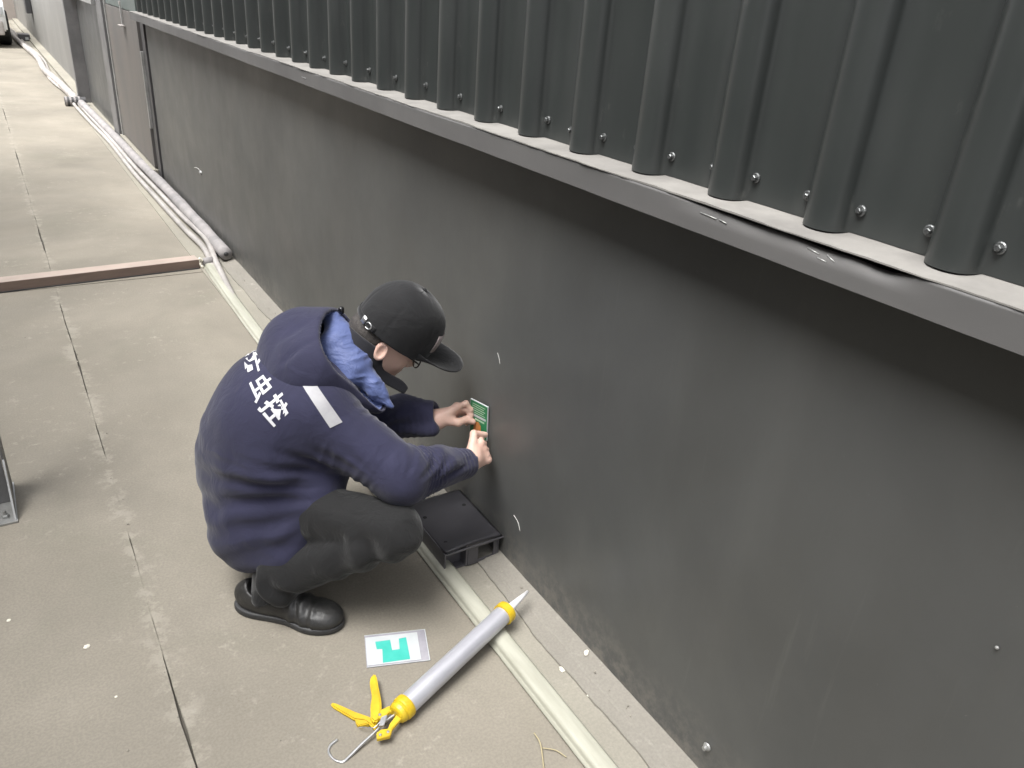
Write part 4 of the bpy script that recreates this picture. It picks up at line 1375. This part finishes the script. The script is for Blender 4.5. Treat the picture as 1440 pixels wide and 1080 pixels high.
# ---- stand-up collar
cc = V(-0.318, 1.797, 0.628)
ca = nrm(V(0.50, -0.02, 0.62))                       # axis of the collar
def f_collar(p):
    q = p - cc
    hgt = q @ ca
    rad = q - hgt[:, None] * ca
    fwd = nrm(V(1, 0, 0) - ca * ca[0])
    sd_ = np.cross(ca, fwd)
    x, y = rad @ fwd, rad @ sd_
    x0_ = x.copy()
    x = np.where(x > 0, x * 0.62, x)
    rr = np.sqrt((x / 1.08) ** 2 + (y / 1.0) ** 2) - (0.063 + 0.10 * hgt)
    ring = np.abs(rr) - 0.0055
    top = hgt - (0.034 - 0.058 * smask(x0_, -0.01, 0.07) + 0.020 * smask(x0_, 0.075, 0.10))
    return np.maximum(np.maximum(ring, top), -0.105 - hgt)
f_collar.c, f_collar.r = cc, 0.19
cd_ = nrm(V(0.080, 0.006, -0.052))
vs, Q = sdf_mesh([('add', f_collar, 0), ('add', f_slab((-0.272, 1.728, 0.560), (0.050, 0.005, 0.016), (cd_, nrm(V(-0.25, -0.9, 0.1)), np.cross(cd_, nrm(V(-0.25, -0.9, 0.1)))), 0.004), 0.012), ('int', f_plane((-0.228, 1.73, 0.540), nrm(V(0.85, 0, 0.53))), 0.004)], cc - 0.19, cc + 0.19, 0.0032)
mesh_np('collar', relax(vs, Q, 1), Q, MAT['collar'], man)

# ---- hood hanging open behind the neck: outer shell and blue lining
hx = nrm(V(0.80, -0.06, 0.35))      # the way the hood opens
hy = nrm(V(0.0, 1.0, 0.0) - hx * hx[1])
hz = np.cross(hx, hy)
def hood_sdf(inset):
    a = f_ell((-0.455, 1.812, 0.640), (0.150 - inset, 0.158 - inset, 0.092 - inset), (hx, hy, hz))
    b = f_cone((-0.335, 1.672, 0.540), (-0.480, 1.730, 0.610), 0.036 - inset, 0.084 - inset)
    c = f_cone((-0.350, 1.925, 0.600), (-0.470, 1.880, 0.640), 0.050 - inset, 0.085 - inset)
    return [('add', a, 0), ('add', b, 0.05), ('add', c, 0.05)]
OPN = (V(-0.353, 1.76, 0.632), nrm(V(0.628, -0.473, 0.618)))
inner_f = hood_sdf(0.010)
def carve(P, d):
    di = combine(inner_f, P)
    d = np.maximum(d, -di)
    rim = (P - OPN[0]) @ OPN[1] - 0.02 * vnoise(P, 9.0) * 0.4
    return np.maximum(d, rim)
hl, hh = (-0.68, 1.58, 0.46), (-0.22, 2.04, 0.80)
vs, Q = sdf_mesh(hood_sdf(0.0), hl, hh, 0.0035, carve)
N = np_normals(vs, Q)
def hood_folds(P):
    d = 0.004 * vnoise(P, 10.0) + 0.0016 * vnoise(P, 26.0)
    for a, b, amp, wd in ((V(-0.58, 1.72, 0.665), V(-0.46, 1.72, 0.720), -0.007, 0.008), (V(-0.55, 1.70, 0.645), V(-0.43, 1.70, 0.690), 0.006, 0.011), (V(-0.58, 1.78, 0.70), V(-0.44, 1.80, 0.745), -0.004, 0.008), (V(-0.56, 1.67, 0.60), V(-0.40, 1.66, 0.60), 0.004, 0.012)):
        t, ds = seg_t(P, a, b)
        d += amp * np.exp(-(ds / wd) ** 2 * 0.5) * np.sin(np.clip(t, 0, 1) * math.pi)
    return d
vs = relax(vs + N * hood_folds(vs)[:, None], Q, 2, 0.5)
hood = mesh_np('hood', vs, Q, MAT['navy'], man)
def carve2(P, d):
    di = combine(hood_sdf(0.016), P)
    d = np.maximum(d, -di)
    return np.maximum(d, (P - OPN[0]) @ OPN[1] + 0.006)
CP = ((-0.376, 1.868, 0.698, 0.026), (-0.374, 1.812, 0.662, 0.038), (-0.362, 1.752, 0.618, 0.036), (-0.330, 1.694, 0.563, 0.022), (-0.300, 1.655, 0.522, 0.010))
cush = [('add', f_cone(a_[:3], b_[:3], a_[3], b_[3]), 0.03) for a_, b_ in zip(CP, CP[1:])]
cush.append(('add', f_cone((-0.415, 1.800, 0.655), (-0.385, 1.725, 0.600), 0.032, 0.026), 0.03))
def carve3(P, d):
    return np.minimum(carve2(P, d), combine(cush, P))
vs, Q = sdf_mesh(hood_sdf(0.0105), hl, hh, 0.0035, carve3)
N = np_normals(vs, Q)
mesh_np('hood_lining', relax(vs + N * (0.0030 * vnoise(vs, 20.0) + 0.0050 * (0.3 - np.abs(vnoise(vs * V(0.8, 1.0, 2.4), 30.0))))[:, None], Q, 1), Q, MAT['lining'], hood)

# ---- trousers
tr = []
T = lambda f, k=0.04, op='add': tr.append((op, f, k))
T(f_ell((-0.600, 1.815, 0.270), (0.120, 0.150, 0.120)), 0)
T(f_cone(RHp, RK + V(-0.005, 0.01, -0.002), 0.092, 0.064), 0.05)
T(f_cone(RK + V(0.0, 0.0, -0.012), RA + V(0.035, -0.030, 0.045), 0.060, 0.060), 0.008)
T(f_cone(RA + V(0.035, -0.030, 0.045), RA + V(0.020, -0.020, -0.022), 0.062, 0.054), 0.03)
T(f_cone(LHp, LK, 0.090, 0.066), 0.05)
T(f_cone(LK, LA + V(0.02, 0, 0.03), 0.062, 0.055), 0.02)
T(f_cone(LA + V(0.02, 0, 0.03), LA + V(0.01, 0, -0.02), 0.055, 0.052), 0.02)
vs, Q = sdf_mesh(tr, (-0.80, 1.32, 0.01), (-0.22, 2.12, 0.47), 0.0048, lambda P, d: np.maximum(d, 0.052 - P[:, 2] - 0.06 * np.maximum(0, -(P[:, 0] + 0.66))))
N = np_normals(vs, Q)
def trouser_folds(P):
    d = 0.0050 * vnoise(P, 9.0) + 0.0030 * vnoise(P, 24.0)
    # creases bunched behind the knee and rings above the shoe
    t, ds = seg_t(P, RHp, RK)
    s = np.sin(t * 26 + 1.6 * vnoise(P, 12.0))
    low = smask(P[:, 2], 0.33, 0.26)
    d += 0.0080 * smask(t, 0.45, 0.75) * (1 - smask(t, 1.0, 1.15)) * low * s * (1 - smask(ds, 0.10, 0.13))
    t, ds = seg_t(P, RK, RA)
    s = np.sin(t * 30 + 2.2 * vnoise(P, 13.0))
    d += 0.0075 * (smask(t, 0.52, 0.72) + 0.35 * smask(t, 0.1, 0.3)) * s * (1 - smask(ds, 0.09, 0.12)) * smask(vnoise(P + 7, 9.0), -0.7, 0.2)
    t, ds = seg_t(P, LK, LA)
    d += 0.004 * np.sin(t * 28 + 2 * vnoise(P, 12.0)) * (1 - smask(ds, 0.08, 0.1))
    for a, b, amp, wd in ((V(-0.36, 1.37, 0.34), V(-0.47, 1.50, 0.235), -0.007, 0.007), (V(-0.335, 1.39, 0.32), V(-0.43, 1.45, 0.225), -0.006, 0.006), (V(-0.46, 1.50, 0.355), V(-0.56, 1.62, 0.29), -0.006, 0.009), (V(-0.60, 1.56, 0.20), V(-0.50, 1.47, 0.20), 0.006, 0.008), (V(-0.52, 1.56, 0.30), V(-0.40, 1.40, 0.255), -0.006, 0.009), (V(-0.53, 1.57, 0.27), V(-0.40, 1.42, 0.235), 0.005, 0.009), (V(-0.57, 1.63, 0.22), V(-0.46, 1.45, 0.215), -0.006, 0.010)):
        t, ds = seg_t(P, a, b)
        d += amp * np.exp(-(ds / wd) ** 2 * 0.5) * np.sin(np.clip(t, 0, 1) * math.pi)
    return d
vs = relax(vs + N * trouser_folds(vs)[:, None], Q, 1)
mesh_np('trousers', vs, Q, MAT['trousers'], man)

# ---- shoes
def shoe(heel, toe, sgn):
    heel, toe = V(*heel), V(*toe)
    d = nrm(toe - heel)
    L = np.linalg.norm(toe - heel)
    s = V(-d[1], d[0], 0)
    z = V(0, 0, 1)
    ax_ = (d, s, z)
    P0 = lambda f, sd_, h: heel + d * f * L + s * sd_ + z * h
    up_ = [('add', f_ell(P0(0.20, 0, 0.046), (0.062, 0.036, 0.052), ax_), 0), ('add', f_ell(P0(0.45, 0, 0.042), (0.085, 0.040, 0.043), ax_), 0.03),
           ('add', f_ell(P0(0.74, 0.004 * sgn, 0.030), (0.072, 0.048, 0.030), ax_), 0.03), ('add', f_ell(P0(0.84, 0.004 * sgn, 0.027), (0.050, 0.044, 0.024), ax_), 0.02),
           ('sub', f_cone(P0(0.24, 0, 0.085), P0(0.30, 0, 0.140), 0.031, 0.046), 0.01), ('int', f_plane(P0(0, 0, 0.016), -z), 0.002)]
    vs, Q = sdf_mesh(up_, np.minimum(heel, toe) - 0.08, np.maximum(heel, toe) + V(0.08, 0.08, 0.13), 0.0032)
    N = np_normals(vs, Q)
    t = (vs - heel) @ d / L
    vs = vs + N * (0.0022 * np.sin(t * 58 + 2.4 * vnoise(vs, 20)) * smask(t, 0.48, 0.6) * (1 - smask(t, 0.74, 0.84)))[:, None]
    # stitched seam between toe cap and quarter
    vs = vs - N * (0.0016 * np.exp(-((t - 0.56 - 0.25 * np.abs((vs - heel) @ s) / 0.05 * 0.4) / 0.008) ** 2))[:, None]
    sh = mesh_np('shoe', vs, Q, MAT['shoe'], man)
    so = [('add', f_ell(P0(0.21, 0, 0.010), (0.068, 0.041, 0.05), ax_), 0), ('add', f_ell(P0(0.47, 0, 0.010), (0.08, 0.040, 0.05), ax_), 0.02), ('add', f_ell(P0(0.76, 0.004 * sgn, 0.010), (0.078, 0.052, 0.05), ax_), 0.02),
          ('int', f_plane(P0(0, 0, 0.019), z), 0.002), ('int', f_plane(P0(0, 0, 0.001), -z), 0.001)]
    vs, Q = sdf_mesh(so, np.minimum(heel, toe) - 0.08, np.maximum(heel, toe) + V(0.08, 0.08, 0.13), 0.003)
    mesh_np('sole', vs, Q, MAT['sole'], sh)
    for k in range(3):
        c = P0(0.50 + 0.055 * k, 0, 0.0)
        a, b = c + s * 0.018, c - s * 0.018
        pts = [Vector(p - ORG) for p in (a + z * (0.0795 - 0.006 * k), c + z * (0.085 - 0.006 * k), b + z * (0.0795 - 0.006 * k))]
        tube('shoelace', smooth_pts(pts, 4), 0.0022, MAT['shoe'], sh, 6)
    return sh
shoe((-0.728, 1.690, 0), (-0.515, 1.492, 0), -1)
shoe((-0.630, 1.970, 0), (-0.350, 2.000, 0), 1)
for q0, q1 in (((-0.648, 1.607, 0.060), (-0.640, 1.597, 0.052)), ((-0.636, 1.592, 0.064), (-0.628, 1.588, 0.056)), ((-0.652, 1.612, 0.052), (-0.646, 1.604, 0.044))):
    tube('lace_tip', [Vector(V(*q0) - ORG), Vector(V(*q1) - ORG)], 0.0022, MAT['white_print'], man, 6)
sk = [('add', f_cone(RA + V(0.0, 0.0, -0.045), RA + V(0.01, -0.01, 0.03), 0.036, 0.040), 0)]
vs, Q = sdf_mesh(sk, RA - 0.12, RA + 0.12, 0.004)
mesh_np('sock', vs, Q, MAT['sock'], man)

# ---- cap
cap = empty('cap', (0, 0, 0))
bpy.data.objects.remove(cap)
def cap_crown():
    nphi, nt_ = 144, 30
    vs, fs = [], []
    tilt = nrm(Ud + Fd * 0.02)
    base = hd(0.005, 0, 0.012)
    for j in range(nt_ + 1):
        t = j / nt_
        for i in range(nphi):
            a = 2 * math.pi * i / nphi
            fr_ = math.cos(a)
            rad = max(0.0, 1 - abs(t) ** 2.9) ** (1 / 2.2)
            h = 0.148 * (t if t < 1 else 1) + 0.010 * fr_ * math.sin(t * math.pi)
            rx = 0.113 * rad + 0.006 * math.sin(t * math.pi) * max(0, fr_)
            ry = 0.095 * rad
            seam = 1 - 0.016 * math.exp(-((((a + math.pi / 6) % (math.pi / 3)) - math.pi / 6) / 0.030) ** 2) * (0.3 + 0.7 * math.sin(min(1, t * 1.3) * math.pi * 0.9 + 0.1))
            den = 1 + 0.012 * math.sin(a * 3 + 1.0 + t * 4) * math.sin(t * math.pi) + 0.018 * math.sin(a * 2 + 2.4) * t
            p = base + Fd * (rx * fr_ * seam * den) - Fd * 0.012 * t + Sd * (ry * math.sin(a) * seam * den) + Ud * (h - 0.010 * (1 - abs(fr_)) * 0 - 0.012 * (1 - t) * (fr_ < -0.8) * 0)
            vs.append(p - ORG)
    for j in range(nt_):
        for i in range(nphi):
            k = (i + 1) % nphi
            fs.append((j * nphi + i, j * nphi + k, (j + 1) * nphi + k, (j + 1) * nphi + i))
    o = pydata('cap', vs, fs, MAT['cap'], man, smooth=True)
    so = o.modifiers.new('thick', 'SOLIDIFY'); so.thickness = 0.0025; so.offset = -1
    return o
cap = cap_crown()
def cap_brim():
    nu, nv = 40, 14
    vs, fs = [], []
    base = hd(0.005, 0, 0.014)
    for j in range(nv + 1):
        v = j / nv
        for i in range(nu + 1):
            u = i / nu * 2 - 1
            a = u * 1.08
            inner = Fd * (0.1115 * math.cos(a)) + Sd * (0.0935 * math.sin(a))
            ext = 0.108 * (1 - abs(u) ** 3.0) ** 0.75
            p = base + inner + (Fd * 0.985 + Sd * 0.30 * u) * ext * v
            x = (p - base) @ Sd
            p = p + Ud * (-0.022 * (x / 0.09) ** 2 * v ** 0.7 + 0.046 * v - 0.008 * v * v)
            vs.append(p - ORG)
    for j in range(nv):
        for i in range(nu):
            a = j * (nu + 1) + i
            fs.append((a, a + 1, a + nu + 2, a + nu + 1))
    o = pydata('brim', vs, fs, MAT['cap'], cap, smooth=True)
    so = o.modifiers.new('thick', 'SOLIDIFY'); so.thickness = 0.0035; so.offset = 0
cap_brim()
bm = bmesh.new()
bmesh.ops.create_uvsphere(bm, u_segments=14, v_segments=8, radius=0.0085)
o = obj('cap_button', bm, MAT['cap'], cap, smooth=True)
top = hd(-0.008, 0, 0.1595) - ORG
o.location = Vector(top)
# sweat band hem line, rear strap and its buckle, patch on the front
def ring_pt(a, h=0.0, out=0.0):
    return hd(0.005, 0, 0.012) + Fd * ((0.113 + out) * math.cos(a)) + Sd * ((0.095 + out) * math.sin(a)) + Ud * h - ORG
pts = [Vector(ring_pt(a, 0.004, 0.0012)) for a in np.linspace(0, 2 * math.pi, 60)]
bm = bmesh.new()
add_tube(bm, pts, 0.0016, 6, False)
obj('cap_hem', bm, MAT['cap'], cap, smooth=True)
def band(name, a0, a1, h0, h1, out, m, n=12):
    vs, fs = [], []
    for i in range(n + 1):
        a = a0 + (a1 - a0) * i / n
        # follow the crown as it curves in with height
        for h in (h0, (h0 + h1) / 2, h1):
            t = h / 0.148
            rad = max(0.0, 1 - abs(t) ** 2.9) ** (1 / 2.2)
            fr_ = math.cos(a)
            rx = 0.113 * rad + 0.006 * math.sin(t * math.pi) * max(0, fr_)
            p = hd(0.005, 0, 0.012) + Fd * ((rx + out) * fr_ - 0.012 * t) + Sd * ((0.095 * rad + out) * math.sin(a)) + Ud * (h + 0.010 * fr_ * math.sin(t * math.pi))
            vs.append(p - ORG)
    for i in range(n):
        for j in range(2):
            a = i * 3 + j
            fs.append((a, a + 3, a + 4, a + 1))
    o = pydata(name, vs, fs, m, cap, smooth=True)
    so = o.modifiers.new('thick', 'SOLIDIFY'); so.thickness = 0.0015; so.offset = 0
    return o
band('front_patch', 0.10, 0.74, 0.030, 0.078, 0.0045, MAT['badge'])
band('rear_strap', 2.30, 3.9, -0.002, 0.016, 0.0040, MAT['cap'], 20)
band('strap_buckle', 2.62, 2.76, -0.004, 0.020, 0.0068, MAT['steel'], 4)
bm = bmesh.new()
add_tube(bm, [Vector(ring_pt(2.50 + 0.09 * math.cos(q), 0.004 + 0.008 * math.sin(q), 0.006)) for q in np.linspace(0.3, 5.2, 16)], 0.0016, 8)
obj('strap_ring', bm, MAT['steel'], cap, smooth=True)
# glasses: temple along the right side, front frame with two lenses
gl = tube('glasses', [Vector(hd(*p) - ORG) for p in ((-0.005, 0.080, 0.010), (0.045, 0.078, 0.008), (0.088, 0.064, 0.000), (0.098, 0.053, -0.006))], 0.0022, MAT['lens'], man, 8)
for s in (-1, 1):
    bm = bmesh.new()
    pts = [Vector(hd(0.100, s * 0.030 + 0.023 * math.cos(q), -0.010 + 0.015 * math.sin(q)) - ORG) for q in np.linspace(0, 2 * math.pi, 24)]
    add_tube(bm, pts, 0.0018, 8, False)
    obj('frame', bm, MAT['lens'], gl, smooth=True)
# cord stopper poking out beside the hood
bm = bmesh.new()
add_lathe(bm, [(0.004, -0.010), (0.0075, -0.007), (0.008, 0.0), (0.0075, 0.007), (0.004, 0.010)], 16)
o = obj('cord_stopper', bm, MAT['lens'], hood, smooth=True)
o.location = Vector(V(-0.358, 1.852, 0.728) - ORG)

# ---- reflective strip and lettering, laid on the cloth
def lay(P0, out, off):
    """drop a point onto the jacket along -out and lift it by off"""
    o_ = Vector(P0) + Vector(out) * 0.25
    hit = bvh.ray_cast(o_, -Vector(out).normalized(), 0.6)
    if hit[0] is None:
        return None
    return V(*hit[0]) + V(*hit[1]) * off
def patch(name, quad, out, m, nu, nv, off=0.0016, thick=0.0010):
    q = [V(*p) for p in quad]
    vs, fs = [], []
    for j in range(nv + 1):
        for i in range(nu + 1):
            u, v = i / nu, j / nv
            p = (q[0] * (1 - u) + q[1] * u) * (1 - v) + (q[3] * (1 - u) + q[2] * u) * v
            h_ = lay(p, out, off)
            vs.append((h_ if h_ is not None else p) - ORG)
    for j in range(nv):
        for i in range(nu):
            a = j * (nu + 1) + i
            fs.append((a, a + 1, a + nu + 2, a + nu + 1))
    o = pydata(name, vs, fs, m, jacket, smooth=True)
    return o

OUT = (-0.30, -0.865, 0.404)
patch('reflective_strip', [(-0.539, 1.68, 0.6449), (-0.4884, 1.6, 0.536), (-0.4574, 1.6, 0.5445), (-0.5024, 1.68, 0.6358)], OUT, MAT['reflective'], 24, 6)

def glyph(ch, quad):
    cu = bpy.data.curves.new('lettering', 'FONT')
    cu.body = ch
    cu.size = 1.0
    cu.offset = 0.022
    cu.resolution_u = 2
    to = bpy.data.objects.new('lettering', cu)
    COL.objects.link(to)
    dg = bpy.context.evaluated_depsgraph_get()
    me = bpy.data.meshes.new_from_object(to.evaluated_get(dg))
    bpy.data.objects.remove(to)
    bm = bmesh.new()
    bm.from_mesh(me)
    bpy.data.meshes.remove(me)
    bmesh.ops.triangulate(bm, faces=bm.faces[:])
    for _ in range(3):
        le = [e for e in bm.edges if e.calc_length() > 0.12]
        if not le: break
        bmesh.ops.subdivide_edges(bm, edges=le, cuts=1)
        bmesh.ops.triangulate(bm, faces=bm.faces[:])
    miss = []
    xs = [v.co.x for v in bm.verts]; ys = [v.co.y for v in bm.verts]
    x0, x1, y0, y1 = min(xs), max(xs), min(ys), max(ys)
    q = [V(*p) for p in quad]
    for v in bm.verts:
        a, b = (v.co.x - x0) / (x1 - x0), (v.co.y - y0) / (y1 - y0)
        p = (q[0] * (1 - a) + q[1] * a) * (1 - b) + (q[3] * (1 - a) + q[2] * a) * b
        h_ = lay(p, OUT, 0.0016)
        if h_ is None: miss.append(v)
        v.co = Vector((h_ if h_ is not None else p) - ORG)
    bmesh.ops.delete(bm, geom=miss, context='VERTS')
    return obj('lettering', bm, MAT['white_print'], jacket)
glyph('\u9632', [(-0.6193, 1.86, 0.6421), (-0.6247, 1.8, 0.6), (-0.5842, 1.8, 0.6238), (-0.5876, 1.86, 0.6603)])
glyph('\u866b', [(-0.6203, 1.8, 0.5892), (-0.6173, 1.75, 0.5582), (-0.5636, 1.75, 0.5966), (-0.5777, 1.8, 0.6146)])
glyph('\u63a7', [(-0.6214, 1.73, 0.5569), (-0.5983, 1.68, 0.5249), (-0.5541, 1.68, 0.5605), (-0.561, 1.73, 0.5954)])

# ------------------------------------------------------------------ the green sign he presses to the wall
TL, TR, BL = Vector((-0.022, 1.715, 0.455)), Vector((-0.0055, 1.644, 0.457)), Vector((-0.022, 1.719, 0.345))
sg = tag(empty('wall_sign', (-0.012, 1.68, 0.40)), 'small green sign with white border and orange picture held against the wall', 'sign')
gx = (TR - TL).normalized()
gy = (TL - BL).normalized()
gy = (gy - gx * gy.dot(gx)).normalized()
gz = gx.cross(gy).normalized()
if gz.x > 0: gz = -gz
gw, gh = (TR - TL).length, (TL - BL).length
GMx = Matrix((gx, gy, gz)).transposed().to_4x4()
GMx.translation = BL - sg.location
def srect(name, x0, x1, y0, y1, z0, z1, m):
    return box(name, x0, x1, y0, y1, z0, z1, m, sg, 0, None, GMx)
srect('sign_plate', 0, gw, 0, gh, -0.004, 0.0, MAT['paper'])
srect('green_print', 0.0016, gw - 0.0016, 0.0016, gh - 0.0016, 0.0003, 0.0006, MAT['green'])
srect('white_stripe', 0.006, gw - 0.006, gh * 0.55, gh * 0.55 + 0.007, 0.0009, 0.0011, MAT['paper'])
srect('pale_stripe', 0.022, gw - 0.012, gh * 0.46, gh * 0.46 + 0.005, 0.0009, 0.0011, MAT['lightgreen'])
for k in range(5):
    srect('text_line', 0.010, gw - 0.010 - 0.006 * (k % 2), gh * 0.90 - k * 0.0068, gh * 0.90 - k * 0.0068 + 0.0018, 0.0009, 0.0011, MAT['lightgreen'])
prism('orange_picture', [(0.018, 0.012), (0.040, 0.012), (0.048, 0.022), (0.046, 0.038), (0.038, 0.047), (0.028, 0.046), (0.020, 0.036), (0.016, 0.024)], 0.0009, 0.0011, MAT['orange'], sg, GMx)
